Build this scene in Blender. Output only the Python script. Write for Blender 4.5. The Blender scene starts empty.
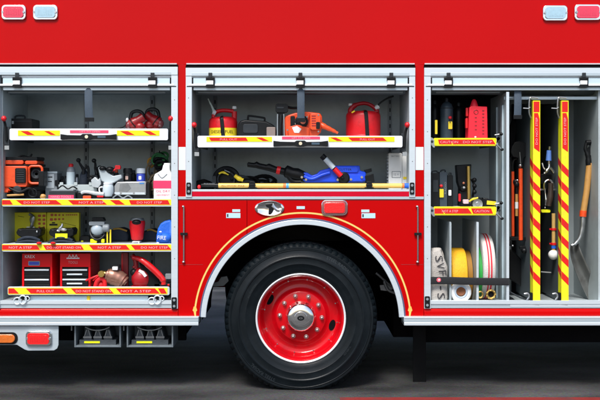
import bpy, bmesh, math, random
from mathutils import Vector, Matrix
random.seed(7)
C = bpy.context.scene.collection
S, D, ZC, HY = 0.007, 6.5, 1.516, 175.0
R = math.radians
def k(d): return S * (D + d) / D
def W(px, py, d): return Vector(((px - 300) * k(d), d, ZC - (py - HY) * k(d)))
def B(ys, d, d0=0.0): return HY + (ys - HY) * k(d0) / k(d)      # row at which a level seen at ys (depth d0) appears at depth d

# ---------------------------------------------------------------- materials
MATS = {}
def mat(name, col, rough=0.5, metal=0.0, var=0.12, scale=8.0, bump=0.0, bscale=60.0, coat=0.0, spec=0.5,
        dirt=None, dirt_amt=0.0, emit=0.0, trans=0.0, brushed=False, rvar=0.12):
    if name in MATS: return MATS[name]
    m = bpy.data.materials.new(name); m.use_nodes = True
    nt = m.node_tree; N = nt.nodes; L = nt.links
    p = N['Principled BSDF']
    tc = N.new('ShaderNodeTexCoord')
    mp = N.new('ShaderNodeMapping'); L.new(tc.outputs['Object'], mp.inputs[0])
    if brushed: mp.inputs['Scale'].default_value = (0.4, 3, 14)
    n1 = N.new('ShaderNodeTexNoise'); n1.inputs['Scale'].default_value = scale; n1.inputs['Detail'].default_value = 6
    L.new(mp.outputs[0], n1.inputs['Vector'])
    mix = N.new('ShaderNodeMix'); mix.data_type = 'RGBA'
    c = (*col, 1)
    mix.inputs['A'].default_value = tuple(max(0, x * (1 - var)) for x in col) + (1,)
    mix.inputs['B'].default_value = tuple(min(1, x * (1 + var)) for x in col) + (1,)
    L.new(n1.outputs['Fac'], mix.inputs['Factor'])
    out = mix.outputs['Result']
    if dirt:
        n2 = N.new('ShaderNodeTexNoise'); n2.inputs['Scale'].default_value = scale * 0.6; n2.inputs['Detail'].default_value = 9
        n2.inputs['Roughness'].default_value = 0.7
        L.new(tc.outputs['Object'], n2.inputs['Vector'])
        mr = N.new('ShaderNodeMapRange'); mr.inputs['From Min'].default_value = 0.5; mr.inputs['From Max'].default_value = 0.72
        mr.inputs['To Max'].default_value = dirt_amt
        L.new(n2.outputs['Fac'], mr.inputs['Value'])
        mx = N.new('ShaderNodeMix'); mx.data_type = 'RGBA'; mx.inputs['B'].default_value = (*dirt, 1)
        L.new(out, mx.inputs['A']); L.new(mr.outputs['Result'], mx.inputs['Factor']); out = mx.outputs['Result']
    L.new(out, p.inputs['Base Color'])
    r2 = N.new('ShaderNodeMapRange'); r2.inputs['To Min'].default_value = max(0.02, rough - rvar * rough); r2.inputs['To Max'].default_value = min(1, rough + rvar * rough)
    L.new(n1.outputs['Fac'], r2.inputs['Value']); L.new(r2.outputs['Result'], p.inputs['Roughness'])
    p.inputs['Metallic'].default_value = metal
    p.inputs['Specular IOR Level'].default_value = spec
    p.inputs['Coat Weight'].default_value = coat; p.inputs['Coat Roughness'].default_value = 0.06
    if trans: p.inputs['Transmission Weight'].default_value = trans
    if emit:
        p.inputs['Emission Color'].default_value = c; p.inputs['Emission Strength'].default_value = emit
    if bump:
        nb = N.new('ShaderNodeTexNoise'); nb.inputs['Scale'].default_value = bscale; nb.inputs['Detail'].default_value = 4
        L.new(tc.outputs['Object'], nb.inputs['Vector'])
        b = N.new('ShaderNodeBump'); b.inputs['Strength'].default_value = bump; b.inputs['Distance'].default_value = 0.01
        L.new(nb.outputs['Fac'], b.inputs['Height']); L.new(b.outputs[0], p.inputs['Normal'])
    MATS[name] = m
    return m

red = mat('red paint', (0.455, 0.0003, 0.001), 0.30, var=0.09, scale=1.0, bump=0.04, bscale=5, coat=0.10, spec=0.08)
red_lo = red
redstrip = mat('red reflective', (0.66, 0.012, 0.010), 0.45, var=0.12, scale=40, spec=0.3, dirt=(.30,.03,.03), dirt_amt=.5)
redplas = mat('red plastic', (0.66, 0.008, 0.014), 0.38, var=0.12, scale=14, bump=0.05, bscale=80, dirt=(0.12, 0.01, 0.01), dirt_amt=0.5)
redbox = mat('red enamel', (0.70, 0.004, 0.008), 0.35, var=0.1, scale=8, spec=.25)
darkred = mat('dark red', (0.25, 0.008, 0.012), 0.45, var=0.2, scale=20)
pinkred = mat('pink red label', (0.80, 0.05, 0.13), 0.5, var=0.06)
orange = mat('orange plastic', (0.80, 0.075, 0.012), 0.4, var=0.12, scale=22, bump=0.1, bscale=60, dirt=(0.2, 0.04, 0.01), dirt_amt=0.45)
yellow = mat('fluorescent yellow', (0.78, 0.80, 0.01), 0.5, var=0.06, scale=30, spec=0.3)
lemon = mat('lemon reflective', (0.85, 0.72, 0.015), 0.5, var=0.1, scale=30, spec=0.3, dirt=(.5,.42,.08), dirt_amt=.5)
yel = mat('yellow plastic', (0.80, 0.60, 0.02), 0.45, var=0.1, scale=20)
mustard = mat('mustard hose', (0.80, 0.42, 0.010), 0.65, var=0.25, scale=30, bump=0.3, bscale=120)
poleyel = mat('pole fibreglass', (0.85, 0.52, 0.12), 0.4, var=0.12, scale=18)
gold = mat('gold pinstripe', (0.74, 0.44, 0.09), 0.4, var=0.08, scale=10)
case_y = mat('yellow case', (0.78, 0.70, 0.010), 0.55, var=0.12, scale=9)
alu = mat('pale anodised frame', (0.62, 0.69, 0.73), 0.36, metal=0.35, var=0.06, scale=7, brushed=True)
alu_s = mat('satin rail', (0.50, 0.58, 0.62), 0.42, metal=0.5, var=0.12, scale=6, brushed=True)
alu_l = mat('door slat', (0.56, 0.70, 0.77), 0.34, metal=0.25, var=0.06, scale=4, brushed=True)
liner = mat('compartment liner', (0.40, 0.455, 0.47), 0.5, metal=0.1, var=0.14, scale=5, bump=0.04, bscale=30, dirt=(0.13, 0.15, 0.16), dirt_amt=0.35)
liner_d = mat('dark compartment liner', (0.10, 0.125, 0.14), 0.5, metal=0.2, var=0.2, scale=5, dirt=(0.05, 0.06, 0.06), dirt_amt=0.4)
divm = mat('divider sheet', (0.42, 0.48, 0.50), 0.45, metal=0.3, var=0.1, scale=6, dirt=(0.2, 0.22, 0.22), dirt_amt=0.3)
white = mat('white paint', (0.78, 0.81, 0.83), 0.4, var=0.05, scale=10, dirt=(0.45, 0.45, 0.43), dirt_amt=0.25)
whitep = mat('white plastic', (0.76, 0.77, 0.76), 0.45, var=0.06, scale=12, dirt=(0.5, 0.48, 0.44), dirt_amt=0.3)
chrome = mat('chrome', (0.86, 0.86, 0.85), 0.09, metal=1.0, var=0.03, scale=5, dirt=(0.6, 0.58, 0.55), dirt_amt=0.3)
steel = mat('brushed steel', (0.50, 0.52, 0.53), 0.32, metal=0.9, var=0.2, scale=14, dirt=(0.25, 0.22, 0.2), dirt_amt=0.35)
dullsteel = mat('dull steel', (0.24, 0.25, 0.25), 0.45, metal=0.6, var=0.25, scale=16, dirt=(0.12, 0.10, 0.09), dirt_amt=0.5)
black = mat('black plastic', (0.006, 0.007, 0.008), 0.42, var=0.3, scale=20, bump=0.05, spec=0.25)
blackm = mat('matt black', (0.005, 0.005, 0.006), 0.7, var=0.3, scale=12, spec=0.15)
underm = mat('chassis black', (0.004, 0.004, 0.005), 0.8, var=0.3, scale=5, dirt=(0.012, 0.011, 0.010), dirt_amt=0.5, spec=0.08)
strapm = mat('webbing strap', (0.05, 0.075, 0.105), 0.7, var=0.2, scale=60, bump=0.3, bscale=300)
rubber = mat('tyre rubber', (0.0035, 0.006, 0.008), 0.38, var=0.3, scale=10, bump=0.06, bscale=120, dirt=(0.013, 0.018, 0.022), dirt_amt=0.5, spec=0.22)
greyp = mat('grey plastic', (0.22, 0.25, 0.27), 0.5, var=0.15, scale=12)
dgrey = mat('dark grey plastic', (0.022, 0.027, 0.032), 0.5, var=0.25, scale=16, bump=0.08, spec=0.3)
navy = mat('navy fabric', (0.012, 0.02, 0.035), 0.8, var=0.3, scale=20, bump=0.5, bscale=60)
blue = mat('blue tool housing', (0.010, 0.08, 0.85), 0.36, var=0.15, scale=18, dirt=(0.01, 0.03, 0.2), dirt_amt=0.4)
bluebag = mat('blue nylon', (0.01, 0.12, 0.62), 0.55, var=0.2, scale=14, bump=0.5, bscale=35)
bluel = mat('blue label', (0.03, 0.06, 0.45), 0.5)
skyb = mat('sky blue band', (0.08, 0.40, 0.75), 0.45)
wood = mat('ash wood handle', (0.50, 0.26, 0.07), 0.5, var=0.25, scale=25, dirt=(0.25, 0.12, 0.04), dirt_amt=0.5)
brass = mat('brass', (0.55, 0.36, 0.10), 0.32, metal=0.9, var=0.2, scale=20)
canvas = mat('canvas hose', (0.46, 0.43, 0.39), 0.85, var=0.16, scale=26, bump=0.5, bscale=150, dirt=(0.24, 0.22, 0.2), dirt_amt=0.5)
whitehose = mat('white hose jacket', (0.62, 0.61, 0.57), 0.8, var=0.1, scale=30, bump=0.4, bscale=150, dirt=(0.4, 0.38, 0.33), dirt_amt=0.4)
green = mat('green hose', (0.02, 0.36, 0.05), 0.6, var=0.15, scale=30)
leafg = mat('green cord', (0.02, 0.14, 0.04), 0.7, var=0.3, scale=30)
brown = mat('brown rope', (0.15, 0.12, 0.07), 0.85, var=0.35, scale=60, bump=0.6, bscale=200)
bronze = mat('bronze tank', (0.34, 0.17, 0.12), 0.35, metal=0.55, var=0.4, scale=12, dirt=(0.10, 0.09, 0.09), dirt_amt=0.6)
redlens = mat('red lens', (0.75, 0.01, 0.012), 0.12, coat=1.0, var=0.08, scale=60, bump=0.15, bscale=160)
pinklens = mat('pink red lens', (0.68, 0.012, 0.06), 0.12, coat=1.0, var=0.08, scale=60, bump=0.15, bscale=160)
clearlens = mat('clear lens', (0.34, 0.52, 0.62), 0.12, coat=1.0, var=0.12, scale=60, bump=0.15, bscale=160)
amber = mat('amber lens', (0.62, 0.14, 0.015), 0.15, coat=1.0, var=0.35, scale=30, bump=0.2, bscale=120)
creaml = mat('cream lens', (0.8, 0.72, 0.5), 0.2, coat=0.6)
chockm = mat('moulded chock rubber', (0.05, 0.06, 0.068), 0.55, var=0.3, scale=20, bump=0.2)
holderm = mat('painted holder steel', (0.16, 0.19, 0.21), 0.45, metal=0.3, var=0.25, scale=14, dirt=(0.06, 0.07, 0.07), dirt_amt=0.5)
lightsign = mat('pale blue label', (0.45, 0.66, 0.76), 0.35, var=0.06)
brnlight = mat('brown core', (0.22, 0.07, 0.02), 0.6, var=0.3, scale=40)
plate = mat('light bracket plate', (0.46, 0.53, 0.57), 0.4, metal=0.3, var=0.1, scale=8, brushed=True)

# ---------------------------------------------------------------- mesh builder (pixel-sized units at depth d, real depth in metres)
def sm(pts, n=6):
    out = []; P = [Vector(p) for p in pts]
    P = [P[0] * 2 - P[1]] + P + [P[-1] * 2 - P[-2]]
    for i in range(1, len(P) - 2):
        for j in range(n):
            t = j / n; a, b, c, d = P[i - 1], P[i], P[i + 1], P[i + 2]
            out.append(0.5 * ((2 * b) + (-a + c) * t + (2 * a - 5 * b + 4 * c - d) * t * t + (-a + 3 * b - 3 * c + d) * t ** 3))
    out.append(P[-2]); return [tuple(v) for v in out]
class M:
    def __init__(s, d=0.0, m=None):
        s.bm = bmesh.new(); s.d = d; s.mats = []; s.mi = 0
        if m: s.m(m)
    def m(s, mt):
        if mt not in s.mats: s.mats.append(mt)
        s.mi = s.mats.index(mt); return s
    def v(s, x, y, t):
        p = W(x, y, s.d); p.y += t; return s.bm.verts.new(p)
    def f(s, vs):
        try:
            fc = s.bm.faces.new(vs); fc.material_index = s.mi; return fc
        except ValueError: return None
    def box(s, x0, y0, x1, y1, a, b):
        q = [s.v(x, y, t) for t in (a, b) for (x, y) in ((x0, y0), (x1, y0), (x1, y1), (x0, y1))]
        for i in ((0, 1, 2, 3), (7, 6, 5, 4), (0, 4, 5, 1), (1, 5, 6, 2), (2, 6, 7, 3), (3, 7, 4, 0)): s.f([q[j] for j in i])
        return s
    def rbox(s, x0, y0, x1, y1, a, b, r=1.5, n=4):
        pts = []
        for cx, cy, a0 in ((x1 - r, y0 + r, -90), (x1 - r, y1 - r, 0), (x0 + r, y1 - r, 90), (x0 + r, y0 + r, 180)):
            for i in range(n + 1):
                an = R(a0 + 90 * i / n); pts.append((cx + r * math.cos(an), cy + r * math.sin(an)))
        return s.poly(pts, a, b)
    def poly(s, pts, a, b):
        A = [s.v(x, y, a) for x, y in pts]; Q = [s.v(x, y, b) for x, y in pts]
        s.f(A); s.f(Q[::-1]); n = len(pts)
        for i in range(n): s.f([A[i], Q[i], Q[(i + 1) % n], A[(i + 1) % n]])
        return s
    def tube(s, pts, r, seg=10, smooth=0, flat=1.0):
        if smooth: pts = sm(pts, smooth)
        kk = k(s.d); V = []
        for x, y, t in pts:
            p = W(x, y, s.d); p.y += t; V.append(p)
        n = len(V); rr = r if isinstance(r, (list, tuple)) else [r] * n
        if len(rr) != n: rr = [rr[min(len(rr) - 1, int(i * len(rr) / n))] for i in range(n)]
        rings = []; prev = None
        for i in range(n):
            t = (V[min(i + 1, n - 1)] - V[max(i - 1, 0)]).normalized()
            if prev is None:
                u = t.cross(Vector((0, 1, 0)))
                if u.length < 0.1: u = t.cross(Vector((1, 0, 0)))
            else: u = prev - t * prev.dot(t)
            u.normalize(); prev = u; w = t.cross(u)
            rings.append([s.bm.verts.new(V[i] + (u * math.cos(2 * math.pi * j / seg) + w * math.sin(2 * math.pi * j / seg) * flat) * rr[i] * kk) for j in range(seg)])
        for i in range(n - 1):
            for j in range(seg): s.f([rings[i][j], rings[i][(j + 1) % seg], rings[i + 1][(j + 1) % seg], rings[i + 1][j]])
        s.f(rings[0][::-1]); s.f(rings[-1]); return s
    def lat(s, axis, c, prof, seg=32, a0=0, a1=360, close=True, sx=1.0):
        """axis 'z': prof (r px, y px) about vertical line x=c[0], depth c[2]; 'y': prof (r px, depth m) about (c[0],c[1]); 'x': prof (r px, x px)"""
        full = abs(a1 - a0 - 360) < 1e-6; n = seg if full else seg + 1; kk = k(s.d); rings = []
        for r, h in prof:
            ring = []
            for j in range(n):
                an = R(a0 + (a1 - a0) * j / seg); cs, sn = math.cos(an), math.sin(an)
                if axis == 'z': ring.append(s.v(c[0] + r * cs * sx, h, c[2] + r * sn * kk))
                elif axis == 'y': ring.append(s.v(c[0] + r * cs * sx, c[1] + r * sn, c[2] + h))
                else: ring.append(s.v(h, c[1] + r * cs, c[2] + r * sn * kk))
            rings.append(ring)
        for i in range(len(rings) - 1):
            for j in range(seg): s.f([rings[i][j], rings[i][(j + 1) % n], rings[i + 1][(j + 1) % n], rings[i + 1][j]])
        if close and full: s.f(rings[0][::-1]); s.f(rings[-1])
        return s
    def ell(s, cx, cy, t, rx, ry, rt, seg=18, lump=0.0):
        kk = k(s.d); n = seg // 2; rings = []
        for i in range(1, n):
            ph = math.pi * i / n; ring = []
            for j in range(seg):
                th = 2 * math.pi * j / seg; q = 1 + lump * (random.random() - 0.5)
                ring.append(s.v(cx + rx * q * math.sin(ph) * math.cos(th), cy - ry * q * math.cos(ph), t + rt * q * kk * math.sin(ph) * math.sin(th)))
            rings.append(ring)
        T = s.v(cx, cy - ry, t); Bt = s.v(cx, cy + ry, t)
        for j in range(seg):
            s.f([T, rings[0][j], rings[0][(j + 1) % seg]]); s.f([Bt, rings[-1][(j + 1) % seg], rings[-1][j]])
            for i in range(len(rings) - 1): s.f([rings[i][j], rings[i][(j + 1) % seg], rings[i + 1][(j + 1) % seg], rings[i + 1][j]])
        return s
    def ring(s, cx, cy, t, Rr, r, seg=32, a0=0, a1=360, ry=None, tilt=0.0):
        ry = ry or Rr
        n = seg if a1 - a0 < 359 else seg
        pts = [(cx + Rr * math.cos(R(a0 + (a1 - a0) * i / n)), cy + ry * math.sin(R(a0 + (a1 - a0) * i / n)), t + tilt * math.sin(R(a0 + (a1 - a0) * i / n))) for i in range(n + 1)]
        return s.tube(pts, r, 8)
    def text(s, st, x, y, h, t, width=None, rot=0.0, ext=0.0006, follow=None):
        """flat raised lettering centred on (x, y), cap height h px"""
        cu = bpy.data.curves.new('lettering', 'FONT'); cu.body = st; cu.size = 1; cu.align_x = 'CENTER'; cu.align_y = 'CENTER'
        cu.resolution_u = 2
        o = bpy.data.objects.new('lettering', cu); C.objects.link(o)
        dg = bpy.context.evaluated_depsgraph_get(); me = o.evaluated_get(dg).to_mesh()
        vs = [v.co.copy() for v in me.vertices]; fs = [tuple(p.vertices) for p in me.polygons]
        o.evaluated_get(dg).to_mesh_clear(); bpy.data.objects.remove(o); bpy.data.curves.remove(cu)
        if not vs: return s
        xs = [v.x for v in vs]; ys = [v.y for v in vs]; w = max(xs) - min(xs); hh = max(ys) - min(ys)
        cx, cy = (max(xs) + min(xs)) / 2, (max(ys) + min(ys)) / 2
        sy = h / hh; sxx = (width / w) if width else sy; ca, sa = math.cos(R(rot)), math.sin(R(rot)); nv = []
        for v in vs:
            X, Y = (v.x - cx) * sxx, (v.y - cy) * sy; X, Y = X * ca + Y * sa, -X * sa + Y * ca
            if follow: X2, Y2, T2 = follow(X, Y); nv.append(s.v(X2, Y2, T2))
            else: nv.append(s.v(x + X, y - Y, t))
        for f in fs: s.f([nv[i] for i in f])
        return s
    def build(s, name, parent=None, origin=None, bevel=0.0, seg=2, angle=35, smooth=True, recalc=True, **props):
        bm = s.bm
        if recalc: bmesh.ops.recalc_face_normals(bm, faces=bm.faces[:])
        o0 = origin if origin is not None else (Vector(parent['_w']) if parent is not None else Vector((0, 0, 0)))
        for v in bm.verts: v.co -= o0
        me = bpy.data.meshes.new(name); bm.to_mesh(me); bm.free()
        for mt in s.mats: me.materials.append(mt)
        if smooth:
            for p in me.polygons: p.use_smooth = True
            me.set_sharp_from_angle(angle=R(angle))
        o = bpy.data.objects.new(name, me); C.objects.link(o)
        if parent is not None:
            o.parent = parent; o['_w'] = list(Vector(parent['_w']))
        else: o.location = o0; o['_w'] = list(o0)
        if bevel:
            b = o.modifiers.new('bevel', 'BEVEL'); b.width = bevel; b.segments = seg; b.limit_method = 'ANGLE'; b.angle_limit = R(40)
        for a, q in props.items(): o[a] = q
        return o
ALL = []
def thing(name, label, cat, x, y, d, group=None):
    o = bpy.data.objects.new(name, None); C.objects.link(o); o.location = W(x, y, d); o.empty_display_size = 0.05
    o['_w'] = list(o.location); o['label'] = label; o['category'] = cat
    if group: o['group'] = group
    return o
def solo(mb, name, label, cat, x, y, d, group=None, **kw):
    o = mb.build(name, None, origin=W(x, y, d), **kw); o['label'] = label; o['category'] = cat
    if group: o['group'] = group
    return o

# ---------------------------------------------------------------- ground
def ground():
    m = bpy.data.materials.new('asphalt'); m.use_nodes = True; nt = m.node_tree; N = nt.nodes; L = nt.links; p = N['Principled BSDF']
    tc = N.new('ShaderNodeTexCoord')
    a = N.new('ShaderNodeTexNoise'); a.inputs['Scale'].default_value = 0.9; a.inputs['Detail'].default_value = 8
    b = N.new('ShaderNodeTexNoise'); b.inputs['Scale'].default_value = 45; b.inputs['Detail'].default_value = 5; b.inputs['Roughness'].default_value = 0.7
    vo = N.new('ShaderNodeTexVoronoi'); vo.inputs['Scale'].default_value = 60
    mp = N.new('ShaderNodeMapping'); mp.inputs['Scale'].default_value = (1.0, 2.4, 1); L.new(tc.outputs['Object'], mp.inputs[0])
    L.new(mp.outputs[0], a.inputs['Vector'])
    for q in (b, vo): L.new(tc.outputs['Object'], q.inputs['Vector'])
    r1 = N.new('ShaderNodeValToRGB'); r1.color_ramp.elements[0].position = 0.35; r1.color_ramp.elements[1].position = 0.68
    r1.color_ramp.elements[0].color = (0.014, 0.014, 0.014, 1); r1.color_ramp.elements[1].color = (0.085, 0.085, 0.085, 1)
    L.new(a.outputs['Fac'], r1.inputs[0])
    mx = N.new('ShaderNodeMix'); mx.data_type = 'RGBA'; mx.blend_type = 'OVERLAY'; mx.inputs['Factor'].default_value = 1.0
    L.new(r1.outputs[0], mx.inputs['A']); L.new(b.outputs['Color'], mx.inputs['B'])
    r2 = N.new('ShaderNodeValToRGB'); r2.color_ramp.elements[0].color = (1, 1, 1, 1); r2.color_ramp.elements[0].position = 0.0
    r2.color_ramp.elements[1].color = (0, 0, 0, 1); r2.color_ramp.elements[1].position = 0.22
    L.new(vo.outputs['Distance'], r2.inputs[0])
    m2 = N.new('ShaderNodeMix'); m2.data_type = 'RGBA'; m2.inputs['B'].default_value = (0.13, 0.135, 0.14, 1)
    ml = N.new('ShaderNodeMath'); ml.operation = 'MULTIPLY'; ml.inputs[1].default_value = 0.55; L.new(r2.outputs[0], ml.inputs[0]); L.new(ml.outputs[0], m2.inputs['Factor'])
    L.new(mx.outputs['Result'], m2.inputs['A']); L.new(m2.outputs['Result'], p.inputs['Base Color'])
    p.inputs['Roughness'].default_value = 0.78; p.inputs['Specular IOR Level'].default_value = 0.25
    bu = N.new('ShaderNodeBump'); bu.inputs['Strength'].default_value = 0.8; bu.inputs['Distance'].default_value = 0.012
    L.new(b.outputs['Fac'], bu.inputs['Height']); L.new(bu.outputs[0], p.inputs['Normal'])
    me = bpy.data.meshes.new('ground'); s = 400
    me.from_pydata([(-s, -s, 0), (s, -s, 0), (s, s, 0), (-s, s, 0)], [], [(0, 1, 2, 3)]); me.materials.append(m)
    o = bpy.data.objects.new('ground', me); C.objects.link(o); o['kind'] = 'structure'
    # painted line at the foot of the picture
    pm = mat('worn red line paint', (0.22, 0.02, 0.018), 0.6, var=0.3, scale=8, dirt=(0.06, 0.05, 0.05), dirt_amt=0.85, bump=0.2, bscale=80)
    me = bpy.data.meshes.new('painted_line')
    me.from_pydata([(0.27, -0.32, 0.004), (4.5, -0.32, 0.004), (4.5, -0.185, 0.004), (0.27, -0.185, 0.004)], [], [(0, 1, 2, 3)]); me.materials.append(pm)
    o = bpy.data.objects.new('painted_line', me); C.objects.link(o); o['kind'] = 'structure'
ground()

# ================================================================ THE TRUCK
gz = HY + ZC / S
truck = thing('fire_truck', 'red fire truck with three open equipment lockers around its rear wheel', 'fire truck', 300, gz, 0)
XL, XR, YT = -230, 830, -70
# body skin
b = M(0, red); b.box(XL, YT, XR, 64.6, 0, 0.03)
b.box(178, 64.6, 186, 199.4, 0, 0.03); b.box(415, 64.6, 424, 199.4, 0, 0.03)
b.box(XL, 64.6, -7, 317, 0, 0.03); b.box(608, 64.6, XR, 317, 0, 0.03)
b.box(-7, 308.5, 178, 317, 0, 0.03); b.box(424, 308.5, 608, 317, 0, 0.03)
b.box(XL, YT + .5, XR, YT + 6, 0.03, 2.5)
b.box(XL, YT, XR, 330, 2.47, 2.5); b.box(XL, YT, XL + 3, 317, 0.03, 2.47); b.box(XR - 3, YT, XR, 317, 0.03, 2.47)
b.build('body_shell', truck, bevel=0.0015)
# long soft roll of the lower red sill
for x0, x1 in ((-7, 178), (424, 608)):
    b = M(0, red); b.tube([(x0, 312.8, 0.003), (x1, 312.8, 0.003)], [4.0, 4.0], 14, flat=0.35)
    b.build('sill_moulding', truck)
# fender panel with the arch cut out
ax, ay, ar = 302.5, 321.0, 103.0
arc = [(ax + (ar - 3) * math.cos(R(a)), ay + (ar - 3) * math.sin(R(a))) for a in [180 + 2.3 + (180 - 4.6) * i / 60 for i in range(61)]]
b = M(0, red)
A = [(178.3, 199.4)] ; 
pts = [(178.3, 317), (178.3, 199.6), (247.0, 199.6)] 
# two plates, split by a fine seam at x=247
def plate_poly(xa, xb):
    P = [p for p in arc if xa <= p[0] <= xb]
    def yat(x): return ay - math.sqrt(max(0, (ar - 3) ** 2 - (x - ax) ** 2))
    out = [(xa, 199.6), (xb, 199.6)]
    if xb < 400: out.append((xb, yat(xb)))
    else: out.append((xb, 317)); 
    out += P[::-1]
    if xa > 200: out.append((xa, yat(xa)))
    else: out.append((xa, 317))
    return out
b.poly(plate_poly(178.3, 246.8), 0.0, 0.03); b.poly(plate_poly(247.25, 423.7), 0.0, 0.03)
b.m(underm).box(246, 200, 248, 232, 0.012, 0.028)
b.m(darkred).box(178.6, 264.4, 203, 264.8, -.0008, -.0002); b.box(401, 264.4, 423.4, 264.8, -.0008, -.0002); b.box(178.6, 200.0, 423.4, 200.5, -.0008, -.0002)
b.build('fender_panel', truck, bevel=0.0012)
# grey trim line above the fender, sill under the centre locker
b = M(0, alu_s); b.box(178.2, 196.6, 423.8, 199.3, -0.006, -0.0005); b.build('trim_strip', truck, bevel=0.001)
b = M(0, mat('crimson sill tape', (0.52, 0.003, 0.022), 0.6, spec=.1)); b.box(192, 191.6, 409, 196.5, -0.004, -0.0005); b.m(alu); b.box(192, 189.4, 409, 191.5, -0.004, 0.02); b.build('locker_sill', truck, bevel=0.001)
# red / white reflective bars on the posts
for x0, x1 in ((178.6, 185.6), (415.6, 423.4)):
    b = M(0, mat('white reflective tape', (0.68, 0.80, 0.85), 0.4, var=0.05)); b.box(x0, 147, x1, 170, -0.0015, 0.0); b.build('reflective_patch', truck)
# fender lip, dark gap and gold pinstripe
def arch_band(name, r0, r1, t0, t1, mt, cy=ay, a0=2.3, rx=1.0, bevel=0.001, stripe=None):
    b = M(0, mt); n = 72; outer = []; inner = []
    for i in range(n + 1):
        an = R(180 + a0 + (180 - 2 * a0) * i / n)
        outer.append((ax + r1 * rx * math.cos(an), cy + r1 * math.sin(an))); inner.append((ax + r0 * rx * math.cos(an), cy + r0 * math.sin(an)))
    A = [[b.v(x, y, t) for x, y in q] for q, t in ((outer, t0), (outer, t1), (inner, t1), (inner, t0))]
    for i in range(n):
        for q in range(4): b.f([A[q][i], A[q][i + 1], A[(q + 1) % 4][i + 1], A[(q + 1) % 4][i]])
    b.f([A[q][0] for q in range(4)]); b.f([A[q][n] for q in (3, 2, 1, 0)])
    return b.build(name, truck, bevel=bevel)
arch_band('fender_trim', 96.4, 101.6, -0.022, 0.006, alu, bevel=0.003)
arch_band('fender_gasket', 101.6, 103.2, -0.008, 0.02, mat('blue grey gasket', (0.07, 0.08, 0.15), 0.5))
b = M(0, gold)
n = 72; r0, r1 = 107.2, 109.2
for rr0, rr1, mt in ((107.2, 109.0, gold), (107.7, 108.4, mat('pale gold', (0.82, 0.60, 0.22), 0.4))):
    b.m(mt); zo = -0.0006 if mt is gold else -0.0011
    Vi = []
    for i in range(n + 1):
        an = R(180 + 6.2 + (180 - 12.4) * i / n)
        Vi.append((b.v(ax + rr0 * math.cos(an), ay + rr0 * math.sin(an), zo), b.v(ax + rr1 * math.cos(an), ay + rr1 * math.sin(an), zo)))
    for i in range(n): b.f([Vi[i][0], Vi[i][1], Vi[i + 1][1], Vi[i + 1][0]])
for sx in (-1, 1):
    q = ax + sx * 107.6
    b.m(gold).poly([(q - 1.1, 306.5), (q + 1.1, 306.5), (q + 2.3, 310.5), (q + 1.2, 311.6), (q - sx * .4 + .7, 316), (q - sx * .4 - .7, 316), (q - 1.2, 311.6), (q - 2.3, 310.5)], -0.0015, -0.0003)
b.build('gold_pinstripe', truck)
# wheel housing liner (dark tunnel)
b = M(0, underm)
prof = []
n = 40; V0 = []; V1 = []
for i in range(n + 1):
    an = R(180 + 180 * i / n); V0.append(b.v(ax + 101 * math.cos(an), ay + 101 * math.sin(an), 0.031)); V1.append(b.v(ax + 101 * math.cos(an), ay + 101 * math.sin(an), 0.70))
for i in range(n): b.f([V0[i], V0[i + 1], V1[i + 1], V1[i]])
b.build('wheel_housing', truck, recalc=False)
# wheel housing fittings
b = M(0.35, dullsteel); b.poly([(209, 284), (218, 281.5), (221, 277), (227, 276), (229, 281), (224, 286), (214, 287)], 0, 0.02); b.build('suspension_bracket', truck, bevel=0.003)
b = M(0.32, dullsteel)
b.tube([(376, 273, 0), (392, 287, 0.02)], 1.2); b.tube([(384, 281, 0), (388, 290, 0), (398, 294, 0)], 1.4, smooth=4); b.poly([(380, 286), (391, 284), (396, 288), (390, 292), (381, 291)], 0.03, 0.05); b.build('suspension_bracket', truck, bevel=0.002)

# lower rub rails
for x0, x1 in ((XL, 198.5), (404, XR)):
    b = M(-0.05, alu_s); b.poly([(0, 0)] * 0 or [(x0, 317.3), (x1, 317.3), (x1, 325.2), (x0, 325.2)], 0, 0.16)
    b.m(alu).box(x0, 317.0, x1, 318.3, -0.002, 0.05); b.m(alu).box(x0, 322.6, x1, 325.6, -0.004, 0.158)
    o = b.build('rub_rail', truck, bevel=0.003)
# chassis rails, plus added low boxes that block light coming under from behind
b = M(0.0, underm)
b.box(XL, 327, 190, 331, 0.32, 0.36); b.box(418, 327, XR, 331, 0.32, 0.36); b.box(XL, 258, XR, 290, 0.85, 0.93); b.box(XL, 258, XR, 290, 1.6, 1.68)
b.box(XL, 308.5, 178, 322, 0.10, 0.75); b.box(430, 308.5, XR, 322, 0.10, 0.75)
b.box(XL, 310, 174, 352, 0.75, 1.8); b.box(404, 310, XR, 356, 0.75, 1.8)
b.box(XL, 310, 160, 366, 2.0, 2.44); b.box(385, 310, XR, 366, 2.0, 2.44); b.box(XL, 322.1, 178, 352, 0.45, 0.5); b.box(430, 322.1, XR, 354, 0.45, 0.5); b.build('chassis_and_light_blocks', truck, bevel=0.003)
b = M(0.0, underm); b.lat('x', (0, 340, 1.25), [(11, 470), (16, 474), (16, 700), (11, 704)], 24); b.build('air_tank', truck)
b = M(0.6, underm); b.tube([(256, 319, 0), (256, 319, 1.3)], 9); b.ell(300, 319, .65, 26, 26, 26); b.tube([(244, 319, -.1), (340, 319, -.1)], 8); b.build('axle', truck)
b = M(0.3, mat('mudflap rubber', (0.005, 0.0052, 0.0055), 0.7, spec=0.1)); b.box(413, 322, 426, 385, 0, 0.012)
b.build('mud_flap', truck, bevel=0.003)
b = M(0.12, underm); b.box(414, 320, 427, 384, 0.0, 0.42); b.build('mud_flap', truck, bevel=0.004) if False else b.bm.free()

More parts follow.
